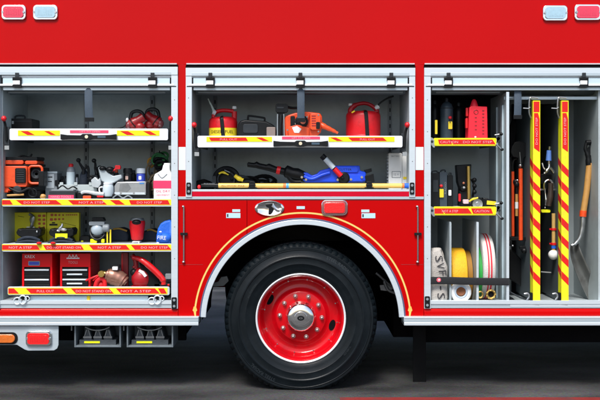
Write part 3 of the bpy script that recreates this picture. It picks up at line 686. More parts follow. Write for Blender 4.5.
# ================================================================ EQUIPMENT
# ---- left locker, top tray (floor row 133)
d = .22; yb = B(133, d)
t = thing('equipment_case', 'black equipment case at the left end of the top tray in the left locker', 'case', 20, yb, d)
b = M(d, black); b.rbox(8, 118.5, 32, yb, 0, .2, 1.5); b.m(dgrey).box(9, 120.8, 31, 121.6, -.002, -.0002); b.build('case_body', t, bevel=.003)
b = M(d, dgrey); b.tube([(13, 119, .05), (14, 115.5, .05), (22, 115.5, .05), (23, 119, .05)], .9, smooth=3); b.build('handle', t)
b = M(d, steel); b.box(12, 121, 14, 124, -.005, -.0003); b.build('catch', t)
def lantern(x, y, d, lab, s=1.0, flip=1, lenspale=False):
    yb = B(133, d)
    t = thing('hand_lantern', lab, 'lantern', x, yb, d, 'hand lanterns on the top tray')
    b = M(d, mat('worn dark red plastic', (.30, .008, .012), .35, var=.3, scale=30, dirt=(.05,.01,.01), dirt_amt=.7))
    b.tube([(x - 7 * flip, y + 3.5, -.0), (x - 3 * flip, y + 1.5, 0), (x + 1 * flip, y - 1, .0), (x + 6 * flip, y - 4.5, .01)], [5.6, 5.8, 5.2, 4.4, 4.6], 20, smooth=4)
    b.ell(x + 3 * flip, y + 5, -.01, 5.2, 4.2, 4, 18, .05); b.box(x - 6, y + 3, x + 6, yb, .0, .08)
    b.build('lantern_body', t, bevel=.003)
    b = M(d, black); b.tube([(x - 6.6, y - 2.6, .0), (x - 5.4, y - 8.6, .01), (x, y - 10.6, .01), (x + 5.0, y - 8.4, .01), (x + 6.6, y - 2.0, .0)], 1.8, smooth=4); b.build('carry_handle', t)
    b = M(d, black); b.tube([(x - 4 * flip, y + 2.2, -.001), (x - 3.2 * flip, y + 1.6, -.001)], 6.1, 20); b.build('rubber_band', t)
    b = M(d, mat('dim lens', (.18, .03, .035), .2, coat=.5, var=.4, scale=40)); b.ell(x - 8 * flip, y + 4, -.01, 3.6, 4.6, 4, 18); b.build('lens', t)
    b = M(d, whitep if lenspale else black); b.ell(x - 9.2, y - 1.5, -.02, 1.5, 2.3, 1.5, 12); b.build('switch', t)
lantern(137, 121.5, .16, 'red hand lantern with pale side switch, left of the pair on the white tray', .98, 1, True)
lantern(152.5, 119.5, .22, 'red hand lantern set back, right of the pair on the white tray', 1.0, -1)
b = M(.12, black); b.tube([(112, 128.5, 0), (118, 128.3, .0), (124, 126, .01), (128, 121, .02)], .8, smooth=4); solo(b, 'loose_cable', 'thin black cord trailing left from the red hand lanterns', 'cord', 120, 130, .12)

# ---- left locker, second shelf (floor row 199.4)
FS = 199.4
d = .06; yb = B(FS, d)
t = thing('power_unit', 'orange red power unit with black top bar at the left end of the second shelf', 'power unit', 20, yb, d)
b = M(d, orange); b.rbox(1.6, 166, 27, 187, 0, .3, 2); b.box(1.8, 186, 10, 191, .01, .28); b.build('housing', t, bevel=.004)
b = M(d, orange); b.rbox(2.5, 160.2, 22.6, 164.2, .02, .2, 1.8); b.rbox(24, 160.6, 36.5, 164.2, .02, .2, 1.6); b.build('top_cover', t, bevel=.003)
b = M(d, black); b.rbox(3, 156.8, 36, 160.4, .03, .22, 1.2); b.tube([(12, 158, .1), (18, 155.5, .1), (25, 157, .1), (28, 153.5, .1)], .9, smooth=4); b.box(2, 164, 36, 166.5, .03, .25); b.build('top_bar', t, bevel=.002)
b = M(d, black); b.rbox(15.5, 168, 26, 183, -.012, -.0005, 1.5); b.m(dgrey); [b.box(17, 169.8 + i * 2.2, 24.6, 170.6 + i * 2.2, -.0145, -.0125) for i in range(6)]; b.build('vent_panel', t, bevel=.002)
b = M(d, orange)
pp = rr_pts(27.6, 166, 41, 183.4, 3.5); b.tube([(x, y, .03) for x, y in pp + pp[:1]], 1.25, 8); b.build('tube_guard', t)
b = M(d, dgrey); b.lat('y', (34, 174, 0), [(5.5, .06), (5.5, .05), (4, .045), (2, .06)], 18); b.m(black).box(28.5, 167.5, 40, 182, .07, .25); b.m(black).box(37.5, 171, 43, 186, .02, .12); b.build('engine', t, bevel=.003)
b = M(d, blackm); b.box(3, 191, 38, yb, .06, .26); b.m(dgrey).lat('y', (17, 190, 0), [(4.5, .03), (4.5, .0), (3, -.004)], 18); b.m(wood).tube([(7, 195.5, .0), (24, 194.5, .0)], 1.1); b.m(black).tube([(9, 188, 0), (20, 192, -.01), (30, 188, .0), (34, 194, .01)], 1.1, smooth=4); b.ring(32, 193, .02, 4, .9, 16); b.m(orange).box(3, 190, 8, 192.5, .0, .05); b.build('drive_base', t, bevel=.002)
d = .2; yb = B(FS, d)
t = thing('metal_box', 'small pale grey metal box behind the dark case with the pink label', 'box', 50, yb, d)
b = M(d, greyp); b.rbox(45.5, 172.5, 57, yb, 0, .14, .8); b.m(alu).box(46.5, 174, 54, 188, -.002, -.0002); b.m(dgrey); b.box(48, 176.5, 52.5, 177.6, -.003, -.0022); b.box(48, 181, 52, 182, -.003, -.0022); b.m(alu_s).box(45.2, 171.4, 57.4, 173.3, -.003, .143); b.build('box_body', t, bevel=.0015)
b = M(d, black); b.rbox(55, 180, 59, 186, -.006, .02, 1); b.build('catch', t)
d = .03; yb = B(FS, d)
t = thing('tool_case', 'flat dark tool case with pink label lying at the front of the second shelf', 'case', 61, yb, d)
b = M(d, dgrey); b.rbox(49, 191, 75, yb, 0, .18, .8); b.build('case_body', t, bevel=.002)
b = M(d, pinkred); b.box(48.5, 195, 73.8, 198.6, -.003, -.0005); b.m(mat('label lettering', (0.8, 0.5, 0.52), .5)).text('HAND TOOLS', 61, 196.8, 2.0, -.004, width=20); b.build('label_plate', t)
b = M(d, dgrey); b.m(greyp).box(51, 189.6, 73, 190.9, .01, .16); b.build('lid', t, bevel=.001)
b = M(.02, wood); b.ell(43, 196.6, 0, 3.0, 2.6, 2.2, 14, .2); solo(b, 'wooden_plug', 'small tan wooden plug beside the pink labelled case', 'plug', 43, 199, .02)
# white bottle caddy with two bottles and two grease guns
d = .16; yb = B(FS, d)
t = thing('bottle_caddy', 'low pale caddy tray that carries the bottles and black pumps', 'caddy', 79, yb, d)
b = M(d, mat('caddy metal', (0.46, 0.52, 0.52), .5, metal=.2)); b.box(60, 184.5, 98, 191, -.04, -.034); b.box(60, 190, 98, yb, -.0338, .12); b.box(60, 184.5, 61, 189.9, -.0338, .12); b.box(97, 184.5, 98, 189.9, -.0338, .12)
for x in (63, 77, 92): b.rbox(x - 1.8, 182.2, x + 1.8, 185.5, -.044, -.0405, .8)
b.build('caddy_tray', t, bevel=.0012)
yc = 189.9
t = thing('bottle', 'slim silver grey bottle with a red cap standing in the pale caddy', 'bottle', 70, yc, d)
b = M(d, greyp); b.lat('z', (70, 0, .03), [(4, yc), (4.3, yc - 1), (4.3, 171), (3.4, 168), (2.0, 166.5)], 22); b.m(mat('pale blue sticker', (0.55, 0.66, 0.70), .4)).lat('z', (70, 0, .03), [(4.45, 186), (4.45, 172)], 14, 205, 335, close=False); b.build('bottle_body', t)
b = M(d, redplas); b.lat('z', (70, 0, .03), [(2.3, 167.6), (2.4, 164.4), (1.8, 163.6)], 16); b.build('cap', t)
b = M(d, black); b.tube([(65, 176, .02), (62.5, 182, .02), (61.5, 189, .02)], .9, smooth=3); b.build('strap', t)
for i, (x, hx, hy, lab) in enumerate(((83, 78.5, 160.2, 'black pump bottle with lever leaning left, beside the red capped bottle'), (95.5, 94, 160.6, 'black lever pump with ball top, right one in the pale caddy'))):
    t = thing('pump_bottle', lab, 'pump bottle', x, yc, d, 'black lever pumps')
    b = M(d, navy if i == 0 else dgrey); rr = 4.4 if i == 0 else 2.4
    b.lat('z', (x, 0, .04), [(rr, yc), (rr + .2, yc - 1), (rr + .1, 176), (rr * .7, 172), (1.6, 170)], 20); b.build('bottle_body', t)
    b = M(d, black); b.tube([(x + (0 if i == 0 else 1), 174, .02), (x - .5, 169, .02), (hx + 1, 163.5, .01), (hx, hy, .0)], [1.9, 1.6, 1.3, 1.1, 1.2], smooth=4); b.ell(hx, hy, 0, 2.4, 2.2, 2.2, 14); b.m(black).tube([(x + 1, 169, .02), (x + 4, 166.5, .02), (x + 5, 171, .02), (x + 4.5, 177, .02)], 1.2, smooth=4); b.build('pump_lever', t)
b = M(.12, black); b.ell(91, 179, 0, 3.2, 2.8, 2.5, 14); b.tube([(88, 180, 0), (92, 176, -.01), (97, 180, 0), (98, 186, .0)], 1.3, smooth=4); solo(b, 'ratchet', 'black ratchet head resting between the two lever pumps', 'ratchet', 92, 185, .12)
d = .05; yb = B(FS, d)
b = M(d, mat('pale aluminium casting', (0.55, 0.60, 0.62), .35, metal=.5, var=.2, scale=25)); b.poly([(90, 180), (94, 177), (97, 180), (99, 178), (100, 184), (97, 188), (91, 187)], .03, .08); b.tube([(81, 193, 0), (86, 191.8, 0), (96, 193.5, 0), (104, 194, 0)], [1.6, 1.9], smooth=4); b.m(black).rbox(76, 192.5, 110, yb, .02, .12, 1); b.m(orange).rbox(83, 195.7, 91, yb - .2, -.004, .018, .8); b.m(redplas).rbox(97, 193.2, 103.6, 197.4, -.006, .018, .8); solo(b, 'socket_set', 'black socket set with pale castings and red and orange tabs on the shelf front', 'socket set', 92, yb, d, bevel=.002)
t = thing('camera_tool', 'pale grey pistol shaped detector with black and red knobs on top', 'detector', 107, B(FS, .1), .1)
b = M(.1, mat('light grey housing', (0.42, 0.48, 0.50), .45, var=.12)); b.poly([(98, 167.5), (101, 166), (107, 172), (113, 176), (121, 174.5), (122, 178), (114, 183), (107, 184), (101, 181)], 0, .07); b.build('detector_body', t, bevel=.006)
b = M(.1, black); b.ell(102.5, 168.3, 0, 3.6, 2.3, 3, 14); b.ell(110, 169.5, 0, 4.2, 2.9, 3, 14); b.box(104, 168, 113, 174, .01, .05); b.build('knobs', t, bevel=.002)
b = M(.1, redplas); b.rbox(115.2, 165.2, 120.6, 169.4, -.01, .02, 1.2); b.tube([(112, 171, 0), (116, 169, 0)], 1); b.build('trigger', t, bevel=.002)
d = .05; yb = B(FS, d)
t = thing('measuring_jug', 'small frosted jug with black base in front of the grey detector', 'jug', 107, yb, d)
b = M(d, mat('frosted jug', (0.50, 0.58, 0.62), .35, var=.1)); b.lat('z', (107, 0, .04), [(5, 196.5), (5.6, 195), (5.4, 187), (4.4, 184.4), (3.6, 183.6)], 22); b.m(white).lat('z', (107, 0, .04), [(4.7, 184.2), (4.7, 182.6)], 20); b.build('jug_body', t)
b = M(d, black); b.lat('z', (107, 0, .04), [(6.0, yb), (6.0, 196.6)], 20); b.box(109, 194, 114, yb, .02, .08); b.build('base', t, bevel=.001)
b = M(d, whitep); b.tube([(101.7, 187, .03), (98.6, 188, .03), (98.8, 192, .03), (101.8, 193.5, .03)], .8, smooth=3); b.build('handle', t)
d = .09; yb = B(FS, d)
t = thing('metal_toolbox', 'shiny silver metal box lying on the second shelf under two small jars', 'metal box', 129, yb, d)
b = M(d, steel); b.poly([(117, 181.8), (146, 181.2), (146, 195), (114, 195), (114, 186)], 0, .16); b.build('box_body', t, bevel=.006)
b = M(d, dullsteel); b.poly([(120, 184), (128, 183.2), (131, 188), (127, 192), (119, 191)], -.003, -.0005); b.build('front_plate', t); b = M(d); b.m(mat('blue tag', (.05, .2, .5), .4)).box(139.5, 182.6, 144, 184, -.003, -.0004); b.m(alu).box(114.5, 192.2, 120, 194.4, -.003, -.0004); b.box(122, 192.6, 133, 194.2, -.003, -.0004); b.box(135, 192.4, 145, 194.2, -.003, -.0004); b.build('sticker', t)
b = M(d, black); b.box(115, 195.1, 149, yb, .01, .15); b.box(146.6, 183, 149.0, 195, .01, .15); b.build('base', t, bevel=.001)
for lab, x, m1, m2, kind in (('small black lidded jar standing on the silver metal box', 127, black, dgrey, 0), ('small blue can with a pale top standing on the silver metal box', 140.2, bluel, mat('pale blue grey lid', (.55, .62, .68), .4), 1)):
    t = thing('jar' if kind == 0 else 'can', lab, 'jar' if kind == 0 else 'can', x, 181.4, d + .06)
    b = M(d + .06, m1); b.lat('z', (x, 0, .03), [(4.2, 181.3), (4.3, 180.8), (4.3, 174.3), (3.8, 173.4)], 22); b.build('body', t)
    b = M(d + .06, m2 if kind else black); b.lat('z', (x, 0, .03), [(4.5, 173.3), (4.6, 169.6), (4.0, 168.2)], 22); b.build('lid', t)
    b = M(d + .06, mat('jar sticker', (.5, .35, .3), .5) if kind == 0 else whitep); b.rbox(x - 1.6, 176, x + 1.2, 179.6, -.0022, -.0005, .6) ; b.build('sticker', t)
b = M(.3, mat('amber cord', (.5, .25, .02), .6)); b.ring(151, 162.5, 0, 3.0, 1.1, 20, ry=4.2)
solo(b, 'cord_loop', 'amber cord loop hanging beside the green and black rope bundle', 'cord', 151, 168, .3)
random.seed(3)
b = M(.24, brown)
for i in range(16):
    r = 4 + random.random() * 4; b.ring(157 + random.uniform(-4, 4), 178 + random.uniform(-8, 16), random.uniform(-.03, .06), r, .9, 16, ry=r * random.uniform(.9, 1.8), tilt=random.uniform(-.03, .03))
solo(b, 'rope_bundle', 'bundle of brown rope behind the white jug', 'rope', 157, B(FS, .24), .24)
b = M(.22, blackm)
for i in range(12):
    r = 3 + random.random() * 4; b.m(leafg if i % 3 == 0 else blackm); b.ring(162 + random.uniform(-5, 5), 160 + random.uniform(-4, 7), random.uniform(-.03, .05), r, 1.2, 16, ry=r * random.uniform(.5, 1.1), tilt=random.uniform(-.05, .05))
b.tube([(160, 155, 0), (159.5, 150.6, 0)], .6)
solo(b, 'cord_bundle', 'black and green cord bundle heaped above the white jug', 'cord', 162, 175, .22)
d = .04; yb = B(FS, d)
t = thing('jug', 'white plastic jug with a pink band at the right end of the second shelf', 'jug', 163, yb, d)
b = M(d, whitep); b.poly([(153.6, yb), (153.6, 177), (155, 174), (162, 170), (163.2, 164.4), (169.5, 164.4), (169.6, 170), (171.6, 173), (171.6, yb)], 0, .12); b.build('jug_body', t, bevel=.006)
b = M(d, mat('pink band', (.72, .035, .12), .5)); b.box(153.3, 180.6, 171.7, 188.4, -.0015, .05); b.m(pinkred); b.text('OIL DRY', 163, 191.2, 2.2, -.0016, width=14); b.text('ABSORBENT', 163, 195, 1.5, -.0016, width=13); b.m(greyp); b.tube([(158, 174, -.001), (162, 178, -.001), (167, 174, -.001)], .35, smooth=3); b.build('label_band', t)
b = M(d, whitep); b.lat('z', (166.3, 0, .05), [(3.5, 166), (3.5, 163.6), (3, 163)], 18); b.build('cap', t)
b = M(.02, redplas); b.tube([(14, 199.2, -.02), (20, 199.0, -.02)], .9)
b.bm.free()

# ---- left locker, third shelf (floor row 244.3)
FT = 244.3; d = .30; yb = B(FT, d)
t = thing('fitting_case', 'open yellow case of two panels with rows of dark red dots, behind the strap packs', 'case', 46, yb, d)
for x0, x1 in ((13, 46.3), (46.9, 79)):
    b = M(d, case_y); b.rbox(x0, 212.5, x1, yb, 0, .05, .8); b.build('case_panel', t, bevel=.002)
b = M(d, mat('brick red dot', (.5, .07, .01), .5))
for i in range(5):
    for x in (39.5, 44): b.rbox(x - 1.5 + i * .12, 214.6 + i * 3.9, x + 1.5 - i * .12, 217.0 + i * 3.9, -.003, -.0005, .9)
for i in range(4): b.rbox(50.6 + i * 3.9, 213.8 + i * .15, 53.4 + i * 3.5, 216.2 - i * .1, -.003, -.0005, .9); b.rbox(50 + i * 4, 218.2, 53 + i * 3.7, 220.8 - i * .3, -.003, -.0005, .9)
for i in range(6): b.box(66 + i * 2, 214.4, 67.3 + i * 2, 215.4, -.003, -.0005)
for i in range(4): b.rbox(39.6, 235 + i * 2.3, 41.2, 236.6 + i * 2.3, -.003, -.0005, .5)
b.build('dot_row', t)
b = M(d, black); b.box(49.5, 223.8, 57.5, 225.6, -.002, -.0005); b.box(52, 222.2, 55, 223.4, -.002, -.0005); b.tube([(18, 216, -.001), (24, 217, -.001)], .2); b.tube([(60, 222, -.001), (76, 226, -.001)], .15); b.build('printed_mark', t)
b = M(d - .01, steel)
b.ell(32.5, 219.8, -.01, 2.6, 4.2, 2, 14); b.tube([(30, 214, -.01), (34, 217, -.02), (33, 224, -.02), (31, 229, -.02)], [1.5, 2.1, 1.8, 1.2], smooth=3); b.rbox(27, 226.5, 35.5, 229.5, -.02, .01, 1); solo(b, 'steel_coupling', 'steel coupling standing up in front of the left yellow panel', 'coupling', 31, 230, d)
d = .12; yb = B(FT, d)
for lab, xc, tag_ in (('black harness pack without a label, left of the pair in front of the yellow case', 29, 0), ('black harness pack with a bright yellow label in front of the yellow case', 61.5, 1)):
    t = thing('harness_pack', lab, 'harness pack', xc, yb, d, 'black harness packs')
    b = M(d, black)
    b.poly([(xc - 13, 232.5), (xc - 11, 228.4), (xc - 8.5, 229.4), (xc - 7, 228.6), (xc + 8, 228.6), (xc + 10, 227.4), (xc + 12.5, 230), (xc + 11.5, 235), (xc + 8, 237), (xc + 11, yb), (xc - 11, yb), (xc - 8, 237), (xc - 11.5, 235.6)], 0, .12); b.build('pack_body', t, bevel=.007)
    b = M(d, navy); b.tube([(xc - 11, 240.5, -.004), (xc - 4, 237.6, -.012), (xc + 4, 237.6, -.012), (xc + 11, 240.5, -.004)], 1.5, smooth=4); b.tube([(xc - 13, 242.6, -.004), (xc, 240.8, -.02), (xc + 13, 242.6, -.004)], 1.3, smooth=4); b.build('strap', t)
    if tag_: b = M(d, yellow); b.box(xc - 5.4, 233.4, xc + 6.6, 238, -.022, -.0125); b.build('sticker', t)
    b = M(d, steel)
    if tag_: b.tube([(xc - 3, 231, -.01), (xc + .8, 226, -.01), (xc + 1, 223.4, -.01)], [1.8, 1.2, .8], smooth=3); b.ell(xc + 2.5, 229.5, -.01, 3.6, 1.8, 2, 14); b.ell(xc - 3, 230.5, -.01, 2, 1.3, 2, 12)
    else: b.ell(xc + 8.5, 231.5, -.014, 1.1, 1.1, 1.1, 10)
    b.build('buckle', t)
for i, x in enumerate((39, 53)):
    b = M(-.008, redplas); b.ell(x, 243.2, .0, 2.6, 1.4, 3, 14); solo(b, 'red_plug', ('small red cap on the shelf edge below the left harness pack', 'small red cap on the shelf edge below the yellow labelled pack')[i], 'plug', x, 244, -.008)
d = .1; yb = B(FT, d)
t = thing('breathing_mask', 'grey breathing mask with black top and fluorescent straps on the third shelf', 'mask', 98, yb, d)
b = M(d, mat('pale visor', (.40, .47, .52), .2, coat=.6, var=.25, scale=20)); b.ell(97, 229.5, .02, 6.8, 6.6, 6, 22); b.build('visor', t)
b = M(d, black); b.poly([(91.5, 221), (92, 217.6), (103, 217.6), (104.6, 221)], -.0, .06); b.ell(97, 236.5, .03, 8, 3.5, 5, 16); b.tube([(90, 226, .04), (89.6, 233, .02), (93, 238, .0), (98, 239.6, -.01), (103, 237, 0), (106, 231, .03)], 1.1, smooth=4); b.box(90, 238, 106, yb, .02, .1); b.build('mask_body', t, bevel=.003)
b = M(d, greyp); b.rbox(89.3, 221.6, 104.8, 225.4, -.014, .03, 1.2); b.lat('x', (0, 228, .0), [(3.6, 103), (4, 104), (4, 108.5), (3, 109.6)], 16); b.m(whitep).lat('y', (107, 228, -.025), [(1.8, 0), (1.8, .01)], 14); b.build('regulator', t, bevel=.002)
b = M(d, yellow); b.rbox(90.5, 239, 97, yb - .3, -.008, .015, .8); b.build('strap', t, bevel=.001); b = M(d, yellow); b.rbox(101.5, 239, 104.5, yb - .5, -.008, .015, .6); b.build('strap', t, bevel=.001); b = M(d, yel); b.box(106.6, 232, 108, yb, -.002, .004); b.box(109.6, 229.6, 111.2, yb, -.002, .004); b.build('strap', t, bevel=.001)
b = M(.22, black); b.rbox(80, 236, 89.5, B(FT, .22), 0, .1, 1.5); b.m(yellow).rbox(81, 240.5, 83.4, 243, -.004, -.0003, .5); solo(b, 'battery_pack', 'black battery pack between the yellow case and the grey mask', 'battery', 85, 244, .22, bevel=.003)
for lab, x0, x1, top in (('dark navy folded bag behind the yellow strap left of the red cylinder', 107, 128, 228), ('dark navy folded bag with mustard edge between red cylinder and blue bag', 141, 158, 229)):
    dd = .24; y2 = B(FT, dd); t = thing('folded_bag', lab, 'bag', (x0 + x1) / 2, y2, dd, 'dark folded bags')
    b = M(dd, navy); b.poly([(x0, y2), (x0 - .6, top + 7), (x0 + 3, top + 2), (x0 + 8, top + .6), ((x0 + x1) / 2 + 3, top), (x1 - 2, top + 2), (x1 + .5, top + 7), (x1, y2)], 0, .16); b.build('bag_body', t, bevel=.015, seg=3)
    b = M(dd, mat('mustard binding', (.28, .17, .02), .7)); b.tube([(x0 + 6, top + 1.2, .0), ((x0 + x1) / 2 + 2, top + .6, -.006), (x1 - 1, top + 3, .0)], .9, smooth=4, flat=.5); b.build('piping', t)
d = .1; yb = B(FT, d)
t = thing('red_cylinder', 'red cylinder with an open grey collar standing on the third shelf', 'cylinder', 136, yb, d)
b = M(d, redplas); b.lat('z', (136, 0, .05), [(5.2, yb - 3), (6.0, 239), (6.6, 234), (7.6, 228), (8.0, 224), (7.8, 221.5), (7, 220.5)], 28); b.build('cylinder_body', t)
b = M(d, dullsteel); b.lat('z', (136, 0, .05), [(7.2, 226), (7.4, 221), (6.4, 218.4), (5.2, 218.2), (5.0, 222)], 28, close=False); b.build('collar', t)
b = M(d, black); b.ell(136.4, 222.2, .004, 4.6, 2.8, 3, 18); b.build('bore', t)
b = M(d, whitep); b.rbox(132, 241.3, 139.5, yb, 0, .08, 1); b.m(greyp).tube([(132, 243, -.003), (138, 242.4, -.003)], .4); b.build('base', t, bevel=.002)
t = thing('blue_bag', 'bright blue drawstring bag with white printed lettering by the locker post', 'bag', 164, yb, .06)
b = M(.06, bluebag)
b.poly([(156, B(FT, .06)), (156.2, 236), (157.5, 229), (160.5, 223.5), (164.5, 221), (170.5, 219.5), (171.7, 221), (171.7, B(FT, .06))], 0, .14); b.ell(164, 238, .01, 8, 5, 6, 18, .02); b.build('bag_body', t, bevel=.02, seg=4)
b = M(.06, whitep); b.text('FIRE', 162.5, 237.4, 3.6, -.036, width=8.6, rot=6); b.ell(158, 243, -.01, 1.6, 1, 1, 10); b.ell(161, 231.6, -.026, 1.4, .8, .8, 10) ; b.build('printing', t)

# ---- left locker, bottom tray (floor row 290)
d = .10; yb = B(290, d)
for x0, x1, lab, kind in ((22, 52.2, 'red tool chest with a blue badge and two silver drawer pulls', 0), (60, 90.5, 'red tool chest with white printed emblem and four silver drawer pulls', 1)):
    t = thing('tool_chest', lab, 'tool chest', (x0 + x1) / 2, yb, d, 'red tool chests on the bottom tray')
    b = M(d, redbox); b.box(x0, 253.5, x1, 267, 0, .3); b.box(x0, 267, x0 + 2.1, yb, 0, .3); b.box(x1 - 2.1, 267, x1, yb, 0, .3); b.box(x0 + 2.1, yb - 1, x1 - 2.1, yb, 0, .3); b.m(black).box(x0 + 2.2, 266.8, x1 - 2.2, yb - 1.1, .02, .29); b.build('cabinet', t, bevel=.002)
    for j, y in enumerate((268.4, 274.8, 278.2, 284.2) if kind == 0 else (268.4, 272.8, 278.0, 282)):
        hgt = (6.0, 3.0, 5.6, 3.0)[j] if kind == 0 else 3.7
        b = M(d, black); b.rbox(x0 + 2.5, y, x1 - 2.5, y + hgt, -.002, .0195, .4); dr = b.build('drawer', t, bevel=.001)
        if kind == 0:
            if j in (0, 2): b = M(d, alu); b.box(x0 + 2.7, y + .8, x1 - 3, y + 2.3, -.010, -.0022); b.build('drawer_pull', dr, bevel=.002)
        else:
            a0, a1 = ((x0 + 2.7, x1 - 3), (x0 + 7, x1 - 8))[j % 2]
            b = M(d, alu); b.box(a0, y + .8, a1, y + 2.3, -.010, -.0022); b.build('drawer_pull', dr, bevel=.002)
    if kind == 0:
        b = M(d, whitep); b.text('KREX', 30, 256.6, 3.0, -.002, width=10); b.m(greyp).rbox(x0 + 6.4, 261, x0 + 18, 265.6, -.004, -.0005, .8); b.m(bluel).rbox(x0 + 7.2, 261.8, x0 + 17.2, 264.8, -.0055, -.0042, .5); b.build('badge', t)
    else:
        b = M(d, whitep); b.text('AAA', 73, 256, 3.0, -.002, width=10); b.box(66.6, 257.7, 79.5, 258.8, -.0025, -.0005); b.m(mat('pale pink print', (.6, .25, .25), .5)).text('TOOLS', 73, 262.4, 2.6, -.002, width=9.4); b.build('badge', t)
d = .08; yb = B(290, d)
t = thing('gas_cylinder', 'bronze and grey gas cylinder lying on its side with a brass valve', 'gas cylinder', 114, yb, d)
b = M(d, bronze); b.tube([(104, 274, .02), (107, 275, .02), (112, 276.5, .02), (118, 279, .02), (123, 282, .02), (125.5, 284, .02)], [3.2, 6.2, 8.2, 8.6, 8.4, 8.0, 6.5, 3], 22, smooth=5); b.build('cylinder_body', t)
b = M(d, brass); b.tube([(100.5, 272.5, .01), (105, 274, .01)], [2.2, 2.8], 12); b.lat('y', (102, 273.6, -.03), [(3.2, 0), (3.2, .01)], 14); b.m(redplas).tube([(93, 280.5, 0), (101, 274, -.01)], .8); b.build('valve', t)
b = M(d, whitep); b.rbox(113, 266.3, 118.5, 269.8, -.03, -.01, .8); b.m(black).rbox(110.5, 264.8, 120, 268.5, -.008, .03, 1.2); b.build('gauge', t, bevel=.002)
b = M(d, redplas); b.tube([(95, 288, 0), (97, 281.5, 0), (101, 278.5, 0), (104.5, 281, 0), (105, 288, 0)], 2.2, smooth=4); b.ell(100, 285.5, .03, 5.5, 5, 4, 16); b.tube([(86, 280.5, -.0), (93, 277.5, -.01), (98, 275.5, 0)], 1.0, smooth=3); solo(b, 'clamp_tool', 'red clamp with a long handle pointing left beside the bronze cylinder', 'clamp', 100, yb, d)
t = thing('red_helmet', 'dark red domed helmet with white mark on the bottom tray', 'helmet', 140, yb, .07)
b = M(.07, mat('helmet red', (.36, .006, .012), .35, var=.15)); b.ell(140, 279.5, .06, 10, 11.5, 10, 26); b.lat('z', (140, 0, .06), [(11.2, 289), (11.4, 288), (9.5, 286.5)], 26); b.build('shell', t)
b = M(.07, whitep); b.poly([(139.2, 269.6), (143.6, 271.4), (147, 275.8), (144.6, 277.4), (142, 274), (138.4, 271.6)], -.004, .03); b.build('helmet_mark', t, bevel=.001)
b = M(.07, black); b.ell(133, 273, .045, 4.0, 4, 4, 14); b.m(darkred).ell(133.2, 267.6, .04, 2, 1.6, 2, 12); b.build('strap', t)
b = M(.16, darkred); b.box(121, 252.6, 128, B(290, .16), 0, .04); b.m(redplas).box(121.6, 254, 123, 284, -.004, -.0003); solo(b, 'steel_bracket', 'upright dark red bracket behind the helmet', 'bracket', 124, 288, .16, bevel=.002)
b = M(.05, mat('glossy red tube', (.62, .008, .01), .25, coat=.5)); b.tube([(132, 258, .04), (136, 258.5, .03), (142, 260.5, .01), (150, 266.5, .0), (158, 274, .0), (163, 280, .0), (163.6, 284.6, .0)], [2.2, 2.6, 3.0, 3.2, 3.2, 3.0, 2.4], 16, smooth=6); b.m(darkred).tube([(130, 256, .08), (134, 262, .07), (134, 270, .07)], 2.6, smooth=4)
solo(b, 'curved_lever', 'glossy red curved lever arching down to the right of the helmet', 'lever', 150, B(290, .05), .05)
b = M(.09, blackm); b.poly([(139, 263), (150, 270), (158, 279), (161, 287.6), (146, 287.6)], .0, .03); b.m(dgrey).box(154, 283.6, 170, B(290, .09), .0, .1); b.m(greyp).rbox(165, 274, 171, 279.5, .01, .05, .8); b.m(redplas).ell(168.5, 285, -.004, 1.4, 1.2, 1, 10); solo(b, 'charger_unit', 'dark charger unit under the curved red lever', 'charger', 158, B(290, .09), .09, bevel=.003)

